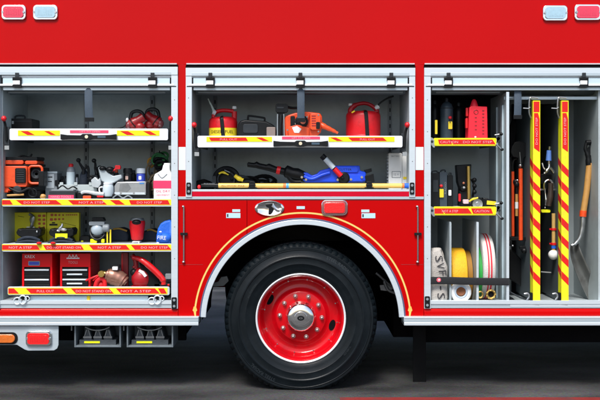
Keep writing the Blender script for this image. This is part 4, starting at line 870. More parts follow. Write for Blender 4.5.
# ================================================================ CENTRE LOCKER
d = .12; yb = B(139.5, d)
def fuel_can(lab, xc, r, top, sh, kind, d=.12):
    yb = B(139.5, d); t = thing('fuel_can', lab, 'fuel can', xc, yb, d, 'red fuel cans on the centre tray'); tt = r * .0071
    b = M(d, redplas); b.lat('z', (xc, 0, tt), [(r - .6, yb), (r, yb - 1), (r, yb - 5), (r - .25, yb - 5.6), (r, yb - 6.2), (r, sh + 5), (r - .8, sh + 2.4), (r - 3, sh + .6), (r * .5, sh), (.5, sh - .3)], 40)
    b.build('can_body', t, angle=40)
    b = M(d, redplas if kind == 0 else mat('deep red handle', (.42, .008, .016), .4))
    if kind == 0: b.tube([(xc - 10, sh + 2, tt), (xc - 9.2, sh - 3.5, tt), (xc - 3, sh - 6.3, tt), (xc + 4, sh - 6.5, tt), (xc + 10.5, sh - 5.6, tt)], 2.0, 12, smooth=5); b.tube([(xc + 11.2, sh + 6, tt), (xc + 11.4, sh - 5.6, tt)], 2.7, 14)
    else: b.tube([(xc - 13, sh + 3, tt), (xc - 12.4, sh - 2, tt), (xc - 8, sh - 6.2, tt), (xc, sh - 8.2, tt), (xc + 7, sh - 6.6, tt), (xc + 13.2, sh - 1.5, tt), (xc + 13.4, sh + 3, tt)], [2.8, 2.6, 2.0, 1.9, 2.0, 2.8], 12, smooth=5)
    b.build('handle', t)
    b = M(d, whitep)
    if kind == 0:
        b.lat('z', (xc + 11.4, 0, tt), [(1.9, sh - 8.3), (2.3, sh - 8), (2.3, sh - 10.4), (1.7, sh - 11)], 16); b.build('vent_cap', t)
        b = M(d, mat('pale spout', (.50, .58, .52), .4)); b.tube([(xc - 9.2, sh - 5.0, tt), (xc - 11, sh - 9.5, tt), (xc - 15.4, sh - 18.5, tt)], [1.7, 1.2, .9, .7], 12, smooth=4); b.m(whitep).tube([(xc - 7.4, sh - 3.4, tt), (xc - 10.2, sh - 5.0, tt)], [2.8, 2.8], 16); b.build('spout', t)
        b = M(d, yel); b.lat('z', (xc, 0, tt), [(r + .15, yb - .8), (r + .15, 127.6)], 26, 195, 345, close=False); b.build('can_label', t)
        b = M(d, black)
        def fol(X, Y): a = R(270) + X / (r + .3); return (xc + (r + .3) * math.cos(a), 131.6 - Y, tt + (r + .4) * k(d) * math.sin(a))
        b.text('DIESEL  FUEL', 0, 0, 3.0, 0, width=25, follow=fol); b.build('label_lettering', t)
    else:
        b.tube([(xc - 13, sh - 5.8, tt), (xc - 13.2, sh - 7.8, tt)], [2.2, 2.0], 16); b.build('vent_cap', t)
        b = M(d, whitep); b.tube([(xc + 12.2, sh - 2.6, tt), (xc + 15.6, sh - 5.2, tt)], [2.5, 2.3], 16); b.m(black).tube([(xc + 14.6, sh - 5.5, tt), (xc + 18, sh - 9, tt), (xc + 24, sh - 12.8, tt), (xc + 31, sh - 15.5, tt)], .9, smooth=5); b.build('spout', t)
        b = M(d, yel); b.tube([(xc - 12.6, sh + 2.6, .006), (xc - 9.6, sh + .8, .0)], .8); b.build('can_label', t)
    b = M(d, black); x = xc - .2 if kind == 0 else xc + 1.6
    b.tube([(x - 1.2, sh - .8, tt), (x - .6, sh + 1.2, .01), (x + .2, sh + 6, -.003), (x + 1.6, yb - 1, -.003)], 1.9, 10, smooth=4, flat=.22); b.build('strap', t)
fuel_can('red fuel can with slanted pale spout and yellow label on the white tray', 222, 14.4, 108, 116, 0)
fuel_can('tall red fuel can with thin black hose at the right end of the tray', 364.4, 17.6, 100, 110, 1)
d = .14; yb = B(139.5, d)
t = thing('tool_bag', 'black tool bag with a raised loop handle between fuel can and chainsaw', 'tool bag', 256, yb, d)
b = M(d, black); b.poly([(238, yb), (238, 124), (240.5, 120.5), (245, 119.4), (266, 121), (271, 123.5), (275, 126), (279, yb)], 0, .16); b.build('bag_body', t, bevel=.012, seg=3)
b = M(d, black); b.tube([(247.4, 121, .05), (247.8, 116.2, .05), (249.5, 115.4, .05), (262.5, 117.2, .05), (264.4, 118.4, .05), (264.2, 122, .05)], 1.0, smooth=4); b.build('handle', t)
b = M(d, dgrey); b.rbox(243, 124, 258, 133, -.006, .01, 2); b.build('pocket', t, bevel=.003)
b = M(.08, mat('grey brown block', (.22, .17, .15), .6)); b.rbox(266.5, 127, 275.5, B(139.5, .08), 0, .06, 1); solo(b, 'small_block', 'small grey brown block between the black bag and the chainsaw', 'block', 271, yb, .08, bevel=.004)
d = .08; yb = B(139.5, d)
t = thing('chainsaw', 'orange chainsaw with black guard and pale scuffed cover on the centre tray', 'chainsaw', 305, yb, d)
b = M(d, orange)
b.poly([(285.5, yb), (283.4, 120), (286, 115.5), (295, 112.6), (308, 111.4), (320, 112.8), (322, 116), (322.4, 124), (321, 132), (314, yb)], .02, .16); b.build('engine_housing', t, bevel=.008, seg=3)
b = M(d, orange); b.rbox(310, 113.5, 320.6, 130, -.012, .019, 2.4); b.poly([(300, 113), (306, 111.6), (309.6, 114), (308.4, 120), (302, 120)], -.006, .0195); b.poly([(288, 127), (298, 124.6), (309, 128), (309, yb), (289, yb)], -.012, .0195); b.build('side_cover', t, bevel=.004)
b = M(d, black); b.lat('y', (301.6, 121.5, 0), [(6.4, .018), (6.6, -.006), (5.2, -.012), (3.8, -.010)], 26); b.m(mat('salmon plastic', (.7, .2, .12), .5)).ell(303, 121.5, -.012, 2.8, 2.8, 1.2, 16); b.build('starter', t); b = M(d, black); b.rbox(290.4, 116, 295, 134, -.008, .019, 1.2); b.build('front_strut', t, bevel=.001); b = M(d, black); b.rbox(316, 122, 320, 129, -.016, -.0125, 1); b.build('choke_lever', t, bevel=.001)
b = M(d, whitep); b.poly([(292, 127.6), (297, 126), (301.5, 129), (299, 133), (294.4, 132.8)], -.016, -.0125); b.rbox(294.5, 120, 297.6, 124.4, -.004, .018, .8); b.build('worn_label', t)
b = M(d, black); b.rbox(275.5, 103.6, 288, 112.5, .0, .05, 2.4); b.box(277, 112, 284.5, 117.5, .01, .05); b.tube([(281, 115, .02), (280.2, 124, .015), (279.6, yb - 1, .015)], 2.4, 12); b.tube([(285, 106, .03), (292, 107.4, .05), (300, 107.2, .05)], 1.3, smooth=3); b.m(dgrey).box(277, 106.8, 284, 108.6, -.003, .0); b.build('hand_guard', t, bevel=.003)
b = M(d, greyp); b.tube([(277.6, 114, .0), (277.4, yb - 1, .0)], .7, 8); b.tube([(283.8, 114, .0), (284.4, yb - 1, .0)], .6, 8); b.build('guard_edge', t)
b = M(d, orange); b.tube([(320.5, 124.5, .03), (326, 127.2, .02), (333, 130.4, .02), (338, 133, .02)], [3.0, 2.4, 1.9, 1.3], 14, smooth=4); b.build('rear_handle', t)
for i in range(5):
    b = M(d, darkred); b.box(311.6, 115.6 + i * 2.4, 315.8, 116.6 + i * 2.4, -.0135, -.0121); b.build('cooling_slot', t)
for x, y in ((287.5, 130), (307, 117), (318.4, 115), (318.4, 131.5)):
    b = M(d, dullsteel); b.lat('y', (x, y, -.0145), [(.9, 0), (.9, .02)], 10); b.build('screw', t)
# lower bay
FC = 189.8; d = .2; yb = B(FC, d)
t = thing('grinder_wheel_guard', 'black round reel with yellow handle and marks at the left of the lower bay', 'reel', 226, yb, d)
b = M(d, black); b.ring(226, 179.5, .04, 11, 3.2, 40, ry=10.4); b.lat('y', (226, 179.5, 0), [(9, .06), (9, .09)], 30); b.m(dgrey).ring(226, 179.5, .01, 8.4, .8, 40, ry=8); b.build('reel_body', t)
b = M(d, yel); b.tube([(235.5, 175.8, -.02), (239, 178.4, -.03), (243.4, 180.2, -.03)], [2.0, 2.4, 1.8], 14, smooth=3); b.build('handle', t)
b = M(d, yel); b.tube([(219, 173.6, -.004), (223, 172.2, -.01), (228.6, 174.8, -.01)], [.9, 1.2, .6], 10, smooth=3); b.m(greyp).tube([(224.5, 170, -.012), (230, 172.4, -.012)], .5); b.m(dgrey).box(212.5, 176, 216, 186, -.006, .02); b.build('trim', t)
random.seed(5); b = M(.3, blackm)
for i in range(14):
    r = 4 + random.random() * 5; b.m(dgrey if i % 2 else blackm); b.ring(254 + random.uniform(-14, 14), 183 + random.uniform(-3, 3), random.uniform(-.05, .06), r * 1.3, 1.4, 18, ry=r * .6, tilt=random.uniform(-.05, .05))
solo(b, 'coiled_hose', 'dark coiled hose lying behind the black nozzle in the lower bay', 'hose', 254, B(FC, .3), .3)
b = M(.28, blackm); b.poly([(193, B(FC, .28)), (195, 181), (203, 179), (211, 182), (214, B(FC, .28))], 0, .12); solo(b, 'cloth_bundle', 'black cloth bundle at the left end of the lower bay', 'cloth', 203, B(FC, .28), .28, bevel=.015)
d = .12; yb = B(FC, d)
t = thing('hydraulic_cutter', 'blue and black hydraulic rescue cutter with a tilted white and red grip', 'hydraulic tool', 315, yb, d)
b = M(d, black)
b.tube([(247.5, 164.4, .03), (254, 165.4, .03), (256, 164.6, .03), (259, 166, .03), (266, 167.4, .03), (268, 167, .03), (275, 169.5, .03), (284, 171.5, .03), (286, 171.2, .03), (292, 173.4, .03), (297, 174.4, .03), (302, 176, .03), (307, 178, .03)],
       [2.5, 2.5, 3.4, 2.9, 3.0, 3.8, 3.3, 3.6, 6.2, 5.8, 6.4, 5.4, 4.4], 18); b.m(dgrey).ell(247.6, 164.4, .03, .8, 1.8, 1.6, 12); b.m(black).tube([(288, 176, .02), (293, 181.5, .02), (301, 182, .02)], 2.4, 12, smooth=3); b.build('nozzle_arm', t)
b = M(d, redplas); b.tube([(276.6, 169.8, .03), (280.2, 170.6, .03)], 4.1, 20); b.build('red_collar', t)
b = M(d, blue); b.poly([(303, 172), (307.5, 172.6), (312, 175.4), (317, 173.6), (320, 170.5), (328, 168.4), (332, 165.6), (360, 165.6), (360, 170.6), (366, 172), (366, 181), (362, 182.4), (306, 182.4), (301, 179)], .0, .10); b.build('pump_housing', t, bevel=.010, seg=3)
b = M(d, blue); b.rbox(333, 166.8, 358, 172.4, -.012, -.0005, 1.6); b.rbox(345, 174.4, 364, 181.4, -.010, -.0005, 2); b.tube([(304, 176, -.006), (312, 179, -.014), (322, 175, -.014), (330, 172.6, -.01)], 1.7, 12, smooth=4); b.build('side_cover', t, bevel=.003)
b = M(d, dgrey); b.text('CUTTER', 345, 169.6, 2.2, -.0128, width=13); b.build('lettering', t)
b = M(d, black); b.lat('y', (343.5, 178, -.02), [(6.2, .02), (6.2, .0), (4.6, -.008)], 22); b.build('valve_block', t, bevel=.003); b = M(d, black); b.poly([(364, 170), (371.5, 168.2), (372, 171.4), (366.5, 173.4)], .0, .05); b.build('hose_port', t, bevel=.002); b = M(d, black); b.poly([(364.5, 176), (373.5, 173.6), (374.6, 182), (366, 183)], .0, .06); b.build('hose_port', t, bevel=.003)
b = M(d, chrome)
b.bm.free()
for x, y in ((301.8, 177.2), (337.6, 179.8), (350.8, 179.4), (361.6, 177.2), (306, 179.6)):
    b = M(d, chrome); b.lat('y', (x, y, -.024), [(1.2, 0), (1.2, .02)], 12); b.build('bolt', t)
b = M(d - .03, black); b.tube([(321.8, 155.6, 0), (325, 158.6, 0)], 2.9, 16); b.tube([(325, 158.6, 0), (343, 178.4, .0)], 1.6, 12); b.build('grip_end', t)
b = M(d - .03, mat('pale grip', (.62, .70, .74), .4)); b.tube([(325.2, 158.8, 0), (333.6, 168, 0)], 2.7, 16); b.build('grip', t)
b = M(d - .03, redplas); b.tube([(334.4, 168.8, 0), (341, 176, 0)], 2.7, 16); b.build('grip_band', t)
t = thing('battery_box', 'white plastic box with a yellow sticker at the right of the lower bay', 'box', 399, B(FC, .16), .16)
b = M(.16, whitep); b.rbox(388.5, 153, 402, B(FC, .16), 0, .12, 1.2); b.rbox(402.2, 154, 409, B(FC, .16), .008, .11, .8); b.build('box_body', t, bevel=.003)
for i in range(9):
    b = M(.16, greyp); b.box(387.2, 156 + i * 3.2, 389.6, 157.6 + i * 3.2, .01, .10); b.build('rib', t)
b = M(.16, greyp); b.text('BATTERY', 395.5, 156.2, 1.4, -.002, width=8); b.text('12 V', 396.3, 174.4, 2.0, -.002, width=5)
for p0, p1 in (((392, 171.5), (392, 177.5)), ((392, 177.5), (400.5, 177.5)), ((400.5, 171.5), (400.5, 177.5)), ((392, 171.5), (400.5, 171.5))): b.tube([(*p0, -.001), (*p1, -.001)], .28, 6)
b.build('printing', t)
b = M(.16, yel); b.box(403.2, 176.8, 408.0, 179.2, .004, .0075); b.build('sticker', t)
# pike pole across the front
d = .035; py = 185.6
t = thing('pike_pole', 'long yellow pole with black tip lying across the front of the lower bay', 'pole', 305, py + 2.5, d)
b = M(d, poleyel); b.tube([(218.5, 185.6, 0), (249, 185.6, 0)], 2.45, 18); b.tube([(255, 185.8, 0), (402, 185.8, 0)], 2.45, 18); b.build('shaft', t)
b = M(d, black); b.tube([(201, 185.2, 0), (202, 185.2, 0), (218.4, 185.4, 0)], [1.5, 1.9, 2.2], 16); b.tube([(249.2, 185.6, 0), (254.8, 185.7, 0)], 2.2, 16); b.m(greyp)
for i in range(7): b.ring(204.5 + i * 1.6, 183.6, -.009, .35, .2, 6)
b.build('tip', t)
b = M(d, redplas); b.ell(199.2, 187.0, -.004, 1.9, 2.3, 1.9, 14); b.build('tip_guard', t)
b = M(d, mat('burnt brand mark', (.2, .1, .03), .6)); b.text('ALL-WOOD  POLE', 233, 185.6, 1.7, -.0178, width=23); b.build('printing', t)
for x0, x1, mt in ((283.2, 286, mat('orange band', (.8, .2, .04), .5)), (286.2, 288.8, skyb), (402.2, 404.2, mat('orange band', (.8, .2, .04), .5)), (404.4, 409.0, bluebag)):
    b = M(d, mt); b.tube([(x0, 185.8, 0), (x1, 185.8, 0)], 2.6, 18); b.build('band', t)
for x in (252.4, 369):
    b = M(d, black); b.rbox(x - 4.4, 187.2, x + 4.4, 190.6, -.02, .03, 1); b.rbox(x - 2.8, 181.2, x + 2.8, 187.6, -.024, .02, 1.4); b.box(x - 3.4, 184.2, x + 3.4, 185.2, -.026, .02); b.build('pole_clip', truck, bevel=.002)
b = M(.06, redplas); b.tube([(258, 188.2, 0), (264, 188.8, 0), (270, 188.0, 0), (278, 188.6, 0)], 1.3, smooth=4); b.m(orange).tube([(262, 189, -.004), (269, 189.2, -.004)], .9); solo(b, 'red_strap', 'short red and orange strap lying under the yellow pole', 'strap', 268, 190, .06)

# ================================================================ RIGHT LOCKER
FR1 = 139.2; d = .16; yb = B(FR1, d)
for xc, r, top, lab, tag_ in ((433.6, 4.6, 104, 'black air bottle at the left end of the top right shelf', 0), (445.5, 6.4, 101.5, 'dark blue grey air bottle with a red and yellow tag beside the red box', 1), (457.5, 4.6, 106, 'narrow black air bottle tucked beside the red box', 2)):
    t = thing('air_bottle', lab, 'air bottle', xc + 2, yb, d + (.1 if tag_ != 1 else 0), 'dark air bottles on the top right shelf')
    dd = d + (.1 if tag_ != 1 else 0); y2 = B(FR1, dd); x = xc + 2
    b = M(dd, mat('slate bottle', (.028, .045, .06), .4, var=.25) if tag_ == 1 else black); b.lat('z', (x, 0, .04), [(r - .8, y2), (r, y2 - 1.5), (r, top + 6), (r * .8, top + 2.5), (r * .4, top), (.5, top - .6)], 26); b.build('bottle_body', t)
    b = M(dd, dgrey); b.lat('z', (x, 0, .04), [(1.6, top), (1.8, top - 3), (1.2, top - 4)], 14); b.build('neck', t)
    if tag_ == 1:
        b = M(dd, yel); b.rbox(x + .6, 121.5, x + 4.6, 129, -.010, -.0005, .6); b.m(redplas).ell(x + 2.4, 117.6, -.008, 1.8, 1.6, 1.4, 12); b.m(black).tube([(x + 2.4, 118, -.005), (x + 2.4, 123, -.011)], .4, 6); b.build('hang_tag', t)
        b = M(dd, dgrey); b.tube([(x - 6.2, 108, .03), (x - 3, 108, .0), (x + 3, 108, .0), (x + 6.2, 108, .03)], .6, 8, smooth=3); b.build('band', t)
b = M(.1, yel); b.rbox(435.0, 120, 437.4, 134, 0, .008, .5); solo(b, 'hanging_tag', 'dim yellow tag hanging at the left edge of the top right bay', 'tag', 436, B(FR1, .1), .1)
d = .08; yb = B(FR1, d)
t = thing('red_cylinder_box', 'bright red plastic case with a pointed top and slotted front on the top right shelf', 'case', 478, yb, d)
b = M(d, mat('signal red case', (.78, .012, .03), .42, var=.08)); b.poly([(468, yb), (469.4, 107.5), (471.5, 106), (487.2, 106.6), (487.8, yb)], 0, .12); b.build('case_body', t, bevel=.004)
b = M(d, mat('signal red case', (.78, .012, .03), .42)); b.lat('z', (475.4, 0, .05), [(4.4, 106.2), (3.6, 104), (2.4, 100.4), (1.2, 98.8)], 18); b.build('case_top', t)
b = M(d, redplas); b.rbox(466.2, 118, 468.4, 128, .02, .05, .6); b.rbox(466.6, 107.5, 468.6, 116, .02, .05, .6); b.build('side_handle', t, bevel=.002)
for i in range(8):
    b = M(d, darkred); b.box(482.2, 110.0 + i * 3.3, 484.2, 111.4 + i * 3.3, -.0015, -.0002); b.build('slot', t)
b = M(d, darkred); b.text('V2R1', 476, 118, 1.0, -.002, width=3) if False else None
b.ring(476, 112, -.0008, 2.1, .35, 16); b.m(darkred)
for i in range(4): b.box(474.8, 117 + i * 4, 476.8, 118.2 + i * 4, -.0015, -.0002)
b.m(whitep).ell(475.4, 137, -.001, 1.1, .8, .5, 10); b.build('printed_mark', t)
# second shelf of the right locker
FR2 = 207.7; d = .14; yb = B(FR2, d)
for x0, x1, top, lab, kind in ((431, 439.5, 173, 'plain black radio case at the far left of the lower right shelf', 0), (439.8, 447.5, 172, 'black radio case with a red dot and yellow tag', 1), (447.8, 453.5, 175, 'black radio case with a small white tag', 2)):
    t = thing('radio_case', lab, 'radio case', (x0 + x1) / 2, yb, d, 'black radio cases on the lower right shelf')
    b = M(d, black if kind != 1 else mat('slate case', (.03, .045, .06), .45)); b.rbox(x0, top, x1, yb, kind * .01, .12, 1.2); b.build('case_body', t, bevel=.003)
    b = M(d, dgrey); b.tube([(x0 + 1.5, top + 1, .03), (x0 + 2, top - 1.6, .03), (x1 - 2, top - 1.8, .03), (x1 - 1.5, top + 1, .03)], .7, smooth=3); b.build('handle', t)
    b = M(d, yel if kind == 1 else (whitep if kind == 2 else dgrey))
    if kind == 1: b.rbox(439.6, 189, 443.6, 197.4, -.002, .0098, .5); b.m(redplas).ell(441.4, 186, .004, 1.7, 1.6, 1.2, 12)
    elif kind == 2: b.rbox(448.8, 190, 451.6, 195.6, .012, .0197, .5)
    else: b.rbox(433, 180, 438, 192, -.004, -.0003, .6)
    b.build('tag', t)
    if kind == 1: b = M(d, greyp); b.text('RADIO', 445.6, 188, 1.7, .008, width=12, rot=-90); b.build('lettering', t)
d = .2; yb = B(FR2, d)
t = thing('nozzle', 'tall black nozzle with a brass bar standing on the lower right shelf', 'nozzle', 464, yb, d)
b = M(d, black); b.poly([(456.4, 165), (471.6, 164.2), (470.6, 184), (468.6, 190), (467, yb), (459, yb), (459.6, 188), (457.6, 182)], 0, .08); b.ell(463, 188.5, .0, 4.0, 3.4, 4, 14); b.build('nozzle_body', t, bevel=.006)
b = M(d, brass); b.tube([(468, 166.2, -.012), (468.6, 199, -.012)], 1.9, 14); b.build('brass_bar', t)
b = M(d, black)
for y in (180, 186, 192): b.ell(474.5, y, .0, 2.3, 2.4, 2.2, 14)
b.tube([(472, 179, .02), (474.5, 186, .01), (473, 197, .02)], 1.2, smooth=3); b.build('control_knobs', t)
b = M(d, redplas); b.rbox(458.2, 193.6, 460.4, 201.4, -.014, .0, .8); b.build('selector', t); b = M(d); b.m(mat('orange knob', (.6, .2, .1), .5)).ell(463.4, 183, -.012, 1.2, 1.2, 1, 10); b.build('knob', t); b = M(d, steel); b.ell(463.5, 187.6, -.026, 1.5, 1.3, 1, 12); b.build('knob', t)
b = M(.12, mat('pink white box', (.75, .5, .52), .5)); b.rbox(463.3, 199.5, 468.8, 203.8, 0, .03, .8); b.m(blackm).box(461, 203.9, 470, B(FR2, .12), 0, .05); solo(b, 'small_tag_box', 'tiny pale pink box in front of the black nozzle', 'box', 466, B(FR2, .12), .12, bevel=.002)
d = .06; yb = B(FR2, d)
t = thing('tape_measure', 'yellow and black tape reel with a silver disc on the lower right shelf', 'reel', 478, yb, d)
b = M(d, black); b.lat('y', (477.4, 203.5, .0), [(6.4, .05), (6.6, .0), (5.6, -.006), (5.2, -.004)], 28); b.build('reel_body', t)
b = M(d, steel); b.lat('y', (477.4, 204, -.0065), [(5.2, .002), (5.0, -.003), (4.0, -.001), (2.2, -.001), (1.8, -.006), (.01, -.006)], 28, close=False); b.build('disc', t)
b = M(d, yel); b.tube([(469.5, 201.5, .01), (473, 199.2, .0), (478, 197.8, .0)], [1.0, 1.2, .9], 10, smooth=4); b.build('yellow_guard', t)
t = thing('cordless_grinder', 'black grip tool with yellow band lying at the right end of the lower right shelf', 'grip tool', 490, yb, d)
b = M(d, black); b.poly([(483.5, 197.6), (489, 198.6), (496.6, 200.4), (497, 204), (494, yb), (484, yb)], .02, .09); b.build('tool_body', t, bevel=.006)
b = M(d, yel); b.poly([(487.4, 200.6), (496.4, 201.6), (496.2, 205.4), (487, 204.6)], .010, .019); b.build('yellow_band', t, bevel=.001)

# hoses in the three bins (floor row 304.5)
def roll(lab, name, x0, x1, cyr, r, d, mt, group='rolled fire hoses in the bins', turns=5, coupling=None, **kw):
    t = thing(name, lab, 'hose', (x0 + x1) / 2, cyr + r, d, group)
    b = M(d, mt); tt = r * k(d)
    step = 1.0
    prof = []
    b.lat('x', (0, cyr, tt), [(r * .3, x0 + .6), (r * .96, x0 + .3), (r, x0 + 1.2), (r, x1 - 1.2), (r * .96, x1 - .3), (r * .3, x1 - .6)], 56)
    b.build('hose_roll', t); return t
# canvas hose: a fold bulging out of the bin
d = .02; yb = B(304.5, d)
t = thing('canvas_hose', 'off white canvas hose with black stencilled letters in the first bin', 'hose', 439, yb, d, 'rolled fire hoses in the bins')
b = M(d, canvas)
for i, (x0, x1, off) in enumerate(((430.8, 448.2, 0.0),)):
    sec = [(249.5, .07), (248.2, .05), (248.6, .03), (251, .012), (256, .0), (268, -.006), (280, .004), (292, -.004), (299, .0), (yb, .012)]
    n = 16; rows = []
    for y, tt in sm([(0, a, c) for a, c in sec], 5) and [(q[1], q[2]) for q in sm([(0, a, c) for a, c in sec], 5)]:
        row = []
        for j in range(n + 1):
            u = j / n; x = x0 + (x1 - x0) * u
            if y < 266: x = x0 + (x1 - x0 - max(0, (266 - y)) * .42 * 1.0) * u + (0 if y > 252 else (252 - y) * .5)
            edge = (abs(2 * u - 1)) ** 4
            row.append(b.v(x, y + edge * 1.0, tt + edge * .02 + .0012 * math.sin(y * 1.3 + u * 9)))
        rows.append(row)
    for r_ in range(len(rows) - 1):
        for j in range(n): b.f([rows[r_][j], rows[r_][j + 1], rows[r_ + 1][j + 1], rows[r_ + 1][j]])
o = b.build('hose_face', t, recalc=True, angle=60)
mo = o.modifiers.new('thickness', 'SOLIDIFY'); mo.thickness = .012; mo.offset = -1
b = M(d, canvas); b.lat('x', (0, 276, .23), [(8, 432), (24, 431.4), (25.5, 433), (25.5, 445), (24, 446.6), (8, 446)], 48); b.build('hose_roll', t)
for st, x, y, h, wd in (('S', 438.8, 258.6, 7.6, 6.0), ('V', 440.2, 265.8, 7.6, 6.0), ('F', 442.4, 273.0, 7.4, 5.2), ('-', 440.4, 287.8, 1.2, 3.8), ('S', 441.0, 296.0, 7.6, 6.0), ('.', 445.4, 300.6, 1.2, 1.2)):
    b = M(d, mat('stencil ink', (.035, .033, .036), .8)); b.text(st, x, y, h, -.012 if y < 280 else -.0085, width=wd, rot=90 - 6); b.build('stencil_letter', t)
t = thing('yellow_hose', 'mustard yellow hose roll with a white ringed coupling below in the middle bin', 'hose', 463, B(304.5, .05), .05, 'rolled fire hoses in the bins')
b = M(.03, mustard); r = 27.0
b.lat('x', (0, 277, r * k(.03) + .02), [(8, 453), (r * .95, 452.2), (r, 453.4), (r, 467.0), (r * .97, 468.4), (r * .9, 468.8), (8, 468)], 56)
b.build('hose_roll', t)
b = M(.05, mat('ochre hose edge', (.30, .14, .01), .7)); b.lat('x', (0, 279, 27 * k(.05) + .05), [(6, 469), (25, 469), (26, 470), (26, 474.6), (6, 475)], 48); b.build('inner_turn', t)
b = M(.0, whitep); b.ring(461.5, 292.5, .03, 8.2, 2.6, 36, ry=8.2); b.build('coupling_ring', t)
b = M(.0, mat('pale blue ring', (.42, .5, .58), .4)); b.ring(461.5, 292.2, .02, 5.8, 1.1, 30); b.build('coupling_seal', t)
b = M(.0, brnlight); b.lat('y', (461.5, 291.5, .03), [(5.2, .0), (4.6, -.006), (.01, .004)], 24, close=False); b.build('coupling_bore', t)
t = thing('green_hose', 'narrow bright green hose roll behind the white hose in the third bin', 'hose', 481, B(304.5, .04), .04, 'rolled fire hoses in the bins')
b = M(.04, green); b.lat('x', (0, 275, 28 * k(.04) + .01), [(8, 479.2), (27, 478.9), (28, 479.6), (28, 482.6), (27, 483.4), (8, 483)], 56); b.build('hose_roll', t)
b = M(.0, brass); b.ring(480.9, 295, .02, 2.4, 1.0, 20, ry=3.0); b.build('coupling', t)
t = thing('striped_hose', 'white hose roll with two red stripes and a brass coupling in the third bin', 'hose', 490, B(304.5, .04), .04, 'rolled fire hoses in the bins')
def arcband(b, xl, xr, tt0, r, cyr=271, bulge=0.0):
    pass
b = M(.02, whitehose); R0 = 33.5; cyr = 269.5; tc = R0 * k(.02)
def xx(x, yy): return x
b.lat('x', (0, cyr, tc), [(8, 484.2), (R0 * .95, 483.8), (R0 * .985, 484.6), (R0, 486.4), (R0 * 1.006, 489.5), (R0, 493.2), (R0 * .985, 495.4), (R0 * .95, 496.4), (8, 497)], 64); b.build('hose_roll', t, angle=50)
for xa, xb in ((488.3, 489.7), (491.0, 492.6)):
    b = M(.02, mat('stripe red', (.62, .02, .04), .75)); b.lat('x', (0, cyr, tc), [(R0 * 1.0, xa), (R0 * 1.014, xa + .1), (R0 * 1.014, xb - .1), (R0 * 1.0, xb)], 64, close=False); b.build('red_stripe', t)
b = M(.0, brass)
for i in range(9):
    a = 2 * math.pi * i / 9; b.ell(491.4 + 4.3 * math.cos(a), 294.6 + 4.3 * math.sin(a), .012, 1.1, 1.1, 1.4, 8)
b.ring(491.4, 294.6, .014, 3.9, 1.2, 28); b.m(blackm).lat('y', (491.4, 294.6, .022), [(3, 0), (.01, 0)], 18, close=False); b.build('coupling', t)
# the black restraining strap over the bins belongs to the locker
b = M(-.014, mat('black webbing', (.010, .011, .013), .8, bump=.3, bscale=300)); b.tube([(430.6, 280.6, .0), (450, 280.6, -.004), (478, 281.4, -.004), (509, 281.8, .0)], 3.7, 12, smooth=3, flat=.12); o = b.build('bin_strap', truck)
b = M(-.014, mat('pink badge', (.75, .12, .16), .4)); b.lat('y', (438.6, 279.8, -.006), [(2.2, .0), (2.2, -.002)], 18); b.m(whitep).box(438.2, 278.9, 439.6, 280.6, -.0088, -.0081); b.build('strap_badge', o)

# tool bay: tools hung on the boards
d = .26
t = thing('fire_axe', 'black headed axe with orange handle hung left of the first striped board', 'axe', 521, 240, d, 'orange handled tools')
b = M(d, orange); b.tube([(520.6, 168.5, 0), (520.8, 240, 0)], 2.1, 16); b.build('handle', t)
b = M(d, black); b.poly([(512, 146), (515, 142), (520, 141), (526, 143), (529, 149), (527.6, 155), (523.5, 158.5), (522.6, 164), (518.6, 164), (518, 158), (513, 157), (510.6, 152)], .0, .03); b.build('axe_head', t, bevel=.004)
b = M(d, steel); b.ell(520.6, 165.6, .01, 2, 2, 2, 12); b.tube([(519.6, 152, -.003), (520.6, 164, -.002)], .5); b.build('collar', t)
t = thing('pry_bar', 'slim orange handled pry bar with a black claw hung beside the divider', 'pry bar', 513, 236, d + .03, 'orange handled tools')
b = M(d + .03, orange); b.tube([(512.8, 171.5, 0), (513, 236, 0)], 1.5, 14); b.build('handle', t)
b = M(d + .03, black); b.tube([(512.8, 172, 0), (512.6, 164, 0), (514.5, 159.5, 0), (518, 159, 0)], 1.3, smooth=4); b.ell(515, 182, -.01, 2.4, 3.2, 2.4, 14); b.build('claw', t)
b = M(d - .02, wood); b.tube([(516.6, 194, 0), (516.6, 216, 0)], 1.4, 14); b.m(whitep).tube([(516.6, 202, 0), (516.6, 208.6, 0)], 1.7, 14); b.m(black).ell(516.8, 184.6, 0, 2.6, 3.4, 2.4, 14); b.tube([(516.6, 184, 0), (516.6, 194, 0)], 1.2); b.m(steel).ell(517, 180.4, -.01, 1.2, 1.1, 1, 10)
solo(b, 'mallet', 'small wooden handled mallet hanging between the two orange handles', 'mallet', 516.6, 216, d - .02)
b = M(d, black); b.rbox(508.5, 237, 531, 240.5, 0, .05, 1); b.rbox(520, 246, 530, 249.4, 0, .04, 1); b.ell(524, 250.5, -.01, 3.4, 2.8, 3, 14); b.box(509, 241, 512, 246, 0, .03); b.m(steel).ell(512.6, 245.8, -.004, 1.1, 1.1, 1, 10); b.build('tool_clamp', truck, bevel=.002)
b = M(.35, blackm); b.poly([(509, 130), (513, 118), (517, 124), (514, 150), (509, 160)], 0, .03); solo(b, 'dark_strap', 'dark strap hanging at the top left of the tool bay', 'strap', 512, 160, .35, bevel=.003)
b = M(.4, black)
b.poly([(508, 250), (513, 250), (529, 268), (530, 292), (508, 278)], .0, .06); solo(b, 'black_case', 'black case standing low behind the first striped board', 'case', 519, 290, .4, bevel=.008)
b = M(.05, black); b.poly([(508.8, 303), (509.2, 296), (513, 298), (518, 302.8), (516, 303.2)], .0, .06); b.m(dgrey).tube([(510, 292, .02), (520, 297.5, .0), (529, 300.5, .0)], .8); solo(b, 'door_wedge', 'black rubber wedge on the locker floor at the foot of the divider', 'wedge', 513, 303.2, .05, bevel=.002)
d = .18
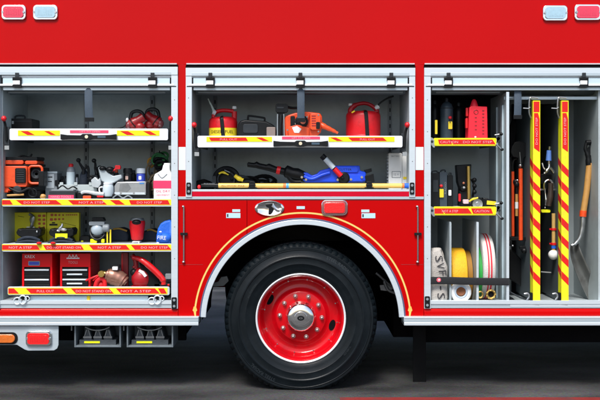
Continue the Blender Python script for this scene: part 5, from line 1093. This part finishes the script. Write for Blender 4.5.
t = thing('pipe_wrench', 'wrench with a blue grip and silver jaws between the two striped boards', 'wrench', 549, 178, d, 'tools between the striped boards')
b = M(d, mat('blue grip', (.10, .22, .62), .4)); b.tube([(549, 150.4, 0), (548.6, 160.6, 0)], [2.3, 2.9], 14); b.build('grip', t)
b = M(d, chrome); b.tube([(549.2, 150, 0), (549.6, 146.6, 0)], [1.4, 1.9], 12); b.build('hanging_eye', t); b = M(d, chrome); b.tube([(548.8, 160.6, 0), (549, 167, 0), (546.4, 171, 0), (544, 173.6, 0)], [1.5, 1.9, 2.2, 1.6], 12, smooth=4); b.tube([(549, 167, 0), (552.6, 170.6, 0), (553.6, 173, 0)], 1.7, 12, smooth=3); b.build('jaw', t); b = M(d, chrome); b.tube([(541.8, 163, 0), (543.4, 168, 0), (546.6, 171, 0)], .9, smooth=3); b.build('hook', t)
t = thing('pliers', 'silver hooked pliers with a dark grip below the blue handled wrench', 'pliers', 548, 210, d, 'tools between the striped boards')
b = M(d, chrome); b.ring(548.6, 186, 0, 4.6, 1.2, 24, 150, 380, ry=6); b.tube([(544.6, 189, 0), (545.6, 199, 0), (545.2, 205.5, 0)], [1.0, 1.4, 1.0], smooth=3); b.box(541, 188.6, 556, 190.4, .03, .036); b.build('hook', t)
b = M(d, mat('dark brown grip', (.03, .018, .012), .6)); b.tube([(550.6, 183, -.004), (550.2, 196, -.004), (548.6, 206, -.004)], [2.6, 3.2, 2.6], 14, smooth=3); b.build('grip', t)
b = M(d, yellow); b.rbox(541.4, 209.6, 550.4, 212.6, 0, .02, 1); b.m(chrome).ell(545, 207.6, -.002, 1, 1, .8, 8); b.build('grip_tip', t, bevel=.001)
b = M(.3, dullsteel); b.box(552.6, 136, 556.6, 160, 0, .02); b.ell(555, 170, -.05, 3.0, 2.6, 2.4, 12, .3); b.m(black).box(541, 174, 557, 184, 0, .05); solo(b, 'steel_bar', 'grey steel bar standing behind the blue handled wrench', 'bar', 554, 184, .3, bevel=.002)
t = thing('rubber_mallet', 'mallet with a yellow shaft, red and blue bands and a white head hung upside down', 'mallet', 554, 259, d, 'tools between the striped boards')
b = M(d, mat('honey shaft', (.52, .33, .10), .45, var=.2, scale=30)); b.tube([(553.6, 213.4, 0), (553.6, 251, 0)], 1.9, 14); b.build('shaft', t)
for y in (229.2, 243.8):
    b = M(d, redplas); b.tube([(553.6, y - 1.1, 0), (553.6, y + 1.1, 0)], 2.7, 14); b.box(550, y - .7, 558, y + .7, .012, .02); b.build('red_clip', t)
b = M(d, bluebag); b.tube([(553.6, 245.6, 0), (553.6, 248.4, 0)], 2.4, 14); b.build('blue_band', t)
b = M(d, whitep); b.ell(553.4, 254.8, 0, 5.2, 5.0, 5, 20); b.build('mallet_head', t)
b = M(.2, steel); b.tube([(541, 271.8, 0), (551, 272.6, 0)], .6); solo(b, 'steel_pin', 'thin steel pin crossing between the striped boards near the floor', 'pin', 546, 273, .2)
# shovel in the last bay
d = .20
t = thing('shovel', 'long shovel with black D grip, wooden shaft and orange collar leaning in the last bay', 'shovel', 590, 304, d)
b = M(d, wood); b.tube([(589.5, 163, 0), (586.8, 190, 0), (583.2, 213, 0)], 3.1, 18); b.build('shaft', t)
b = M(d, black); b.poly([(586.6, 150), (589, 147), (595, 147), (596.8, 150), (594, 157), (589, 157)], .006, .02); b.tube([(586, 142.6, 0), (598, 142.0, 0)], 2.6, 12); b.tube([(586.6, 142.6, 0), (585.4, 149, 0), (588, 156, 0), (589, 165, 0)], [1.7, 1.9, 2.6, 3.2], 14, smooth=4); b.tube([(597.2, 142.4, 0), (597.2, 149, 0), (592.6, 156, 0), (590, 163, 0)], [1.7, 1.9, 2.2, 2.6], 14, smooth=4); b.build('d_grip', t)
b = M(d, orange); b.tube([(583.3, 210.6, 0), (582.8, 216.6, 0)], 3.5, 18); b.build('collar', t)
b = M(d, steel); b.tube([(582.8, 217, 0), (582.0, 228, 0), (579.6, 238, 0), (574.5, 244.6, .0)], [2.7, 2.4, 2.2, 2.0], 14, smooth=5); b.tube([(571.5, 245.6, 0), (579, 242.0, 0)], [1.3, 1.3], 10); b.m(black).rbox(594, 162, 597, 167, .01, .03, .6); b.build('socket', t)
b = M(d, mat('worn blade steel', (0.16, 0.165, 0.16), .42, metal=.5, var=.45, scale=9, dirt=(.05, .04, .03), dirt_amt=.85, bump=.1))
L1 = sm([(571.2, 245, .02), (571.4, 254, .03), (575.4, 268, .04), (584, 288, .05), (591.5, 303, .05)], 6); L2 = sm([(579.2, 243.5, .02), (582.4, 254, .0), (588, 266, .0), (597, 284, .0), (603.0, 302.4, .0)], 6)
rows = []
for p, q in zip(L1, L2):
    rows.append([b.v(p[0] + (q[0] - p[0]) * u / 8, p[1] + (q[1] - p[1]) * u / 8, p[2] + (q[2] - p[2]) * u / 8 + .035 * math.sin(math.pi * u / 8)) for u in range(9)])
for i in range(len(rows) - 1):
    for j in range(8): b.f([rows[i][j], rows[i][j + 1], rows[i + 1][j + 1], rows[i + 1][j]])
o = b.build('blade', t, angle=60); mo = o.modifiers.new('thickness', 'SOLIDIFY'); mo.thickness = .004
b = M(d, leafg); b.tube([(577, 259, .026), (582, 268, .03)], .5); b.build('scratch_mark', t) if False else b.bm.free()
b = M(.1, steel); b.ell(566 + 7, 282.5, .02, .9, .9, .8, 8); b.bm.free()

for nm, lab, cat, x, y0, y1, w, dd, mt, fl in (
    ('torch', 'small black torch standing behind the flat tool case', 'torch', 61.5, 178, 0, 2.6, .26, black, FS),
    ('oil_bottle', 'small dark bottle with orange cap behind the silver box', 'bottle', 115.8, 171.5, 0, 2.8, .26, dgrey, FS),
    ('spray_can', 'tall black spray can between the jar and the blue can', 'spray can', 133.2, 172, 0, 2.6, .30, black, FS),
    ('valve_key', 'short steel socket standing behind the pump bottles', 'socket', 76.5, 176, 0, 2.2, .30, steel, FS)):
    y2 = B(fl, dd); t = thing(nm, lab, cat, x, y2, dd)
    b = M(dd, mt); b.lat('z', (x, 0, .02), [(w - .3, y2), (w, y2 - .8), (w, y0 + 3), (w * .6, y0 + 1)], 18); b.build('body', t)
    b = M(dd, orange if nm == 'oil_bottle' else dgrey); b.lat('z', (x, 0, .02), [(w * .62, y0 + 1.2), (w * .6, y0 - 1.6), (w * .3, y0 - 2)], 14); b.build('cap', t)
for x, y, rad, dd, lab, mt in ((66, 187.6, 5, .10, 'thin black cable looped over the front of the pale caddy', black), (121, 196.8, 6, .045, 'thin grey hose looped in front of the silver metal box', greyp)):
    b = M(dd, mt); b.tube([(x - 8, y + 1, .0), (x - 3, y - 2, -.01), (x + 2, y + 1.2, -.005), (x + 7, y - 1, .0), (x + 11, y + 1.5, .01)], .7, smooth=5); solo(b, 'loose_cable', lab, 'cable', x, y + 2, dd)


# ---------------------------------------------------------------- light, sky, camera
sc = bpy.context.scene
w = bpy.data.worlds.new('World'); sc.world = w; w.use_nodes = True
nt = w.node_tree; bg = nt.nodes['Background']; sky = nt.nodes.new('ShaderNodeTexSky'); sky.sky_type = 'NISHITA'; sky.sun_disc = False
EL, ROT = 54, 197
sky.sun_elevation = R(EL); sky.sun_rotation = R(ROT); sky.air_density = 1.0; sky.dust_density = 2.5; sky.ozone_density = 1.0
nt.links.new(sky.outputs[0], bg.inputs[0]); bg.inputs[1].default_value = 0.115
sd = Vector((math.sin(R(ROT)) * math.cos(R(EL)), math.cos(R(ROT)) * math.cos(R(EL)), math.sin(R(EL))))
l = bpy.data.lights.new('sun', 'SUN'); l.energy = 2.3; l.angle = R(18); l.color = (1, 0.97, 0.93)
lo = bpy.data.objects.new('sun', l); C.objects.link(lo); lo.rotation_euler = (-sd).to_track_quat('-Z', 'Y').to_euler()
cam = bpy.data.cameras.new('camera'); co = bpy.data.objects.new('camera', cam); C.objects.link(co)
co.location = (0, -D, ZC); co.rotation_euler = (R(90), 0, 0)
cam.sensor_width = 36; cam.lens = 36 * D / (600 * S); cam.shift_y = (HY - 200) / 600; cam.clip_end = 1000; cam.clip_start = 0.05
sc.camera = co
sc.view_settings.view_transform = 'Standard'; sc.view_settings.look = 'None'; sc.view_settings.exposure = 0.82; sc.view_settings.gamma = 1
for o in list(bpy.data.objects):
    if '_w' in o: del o['_w']
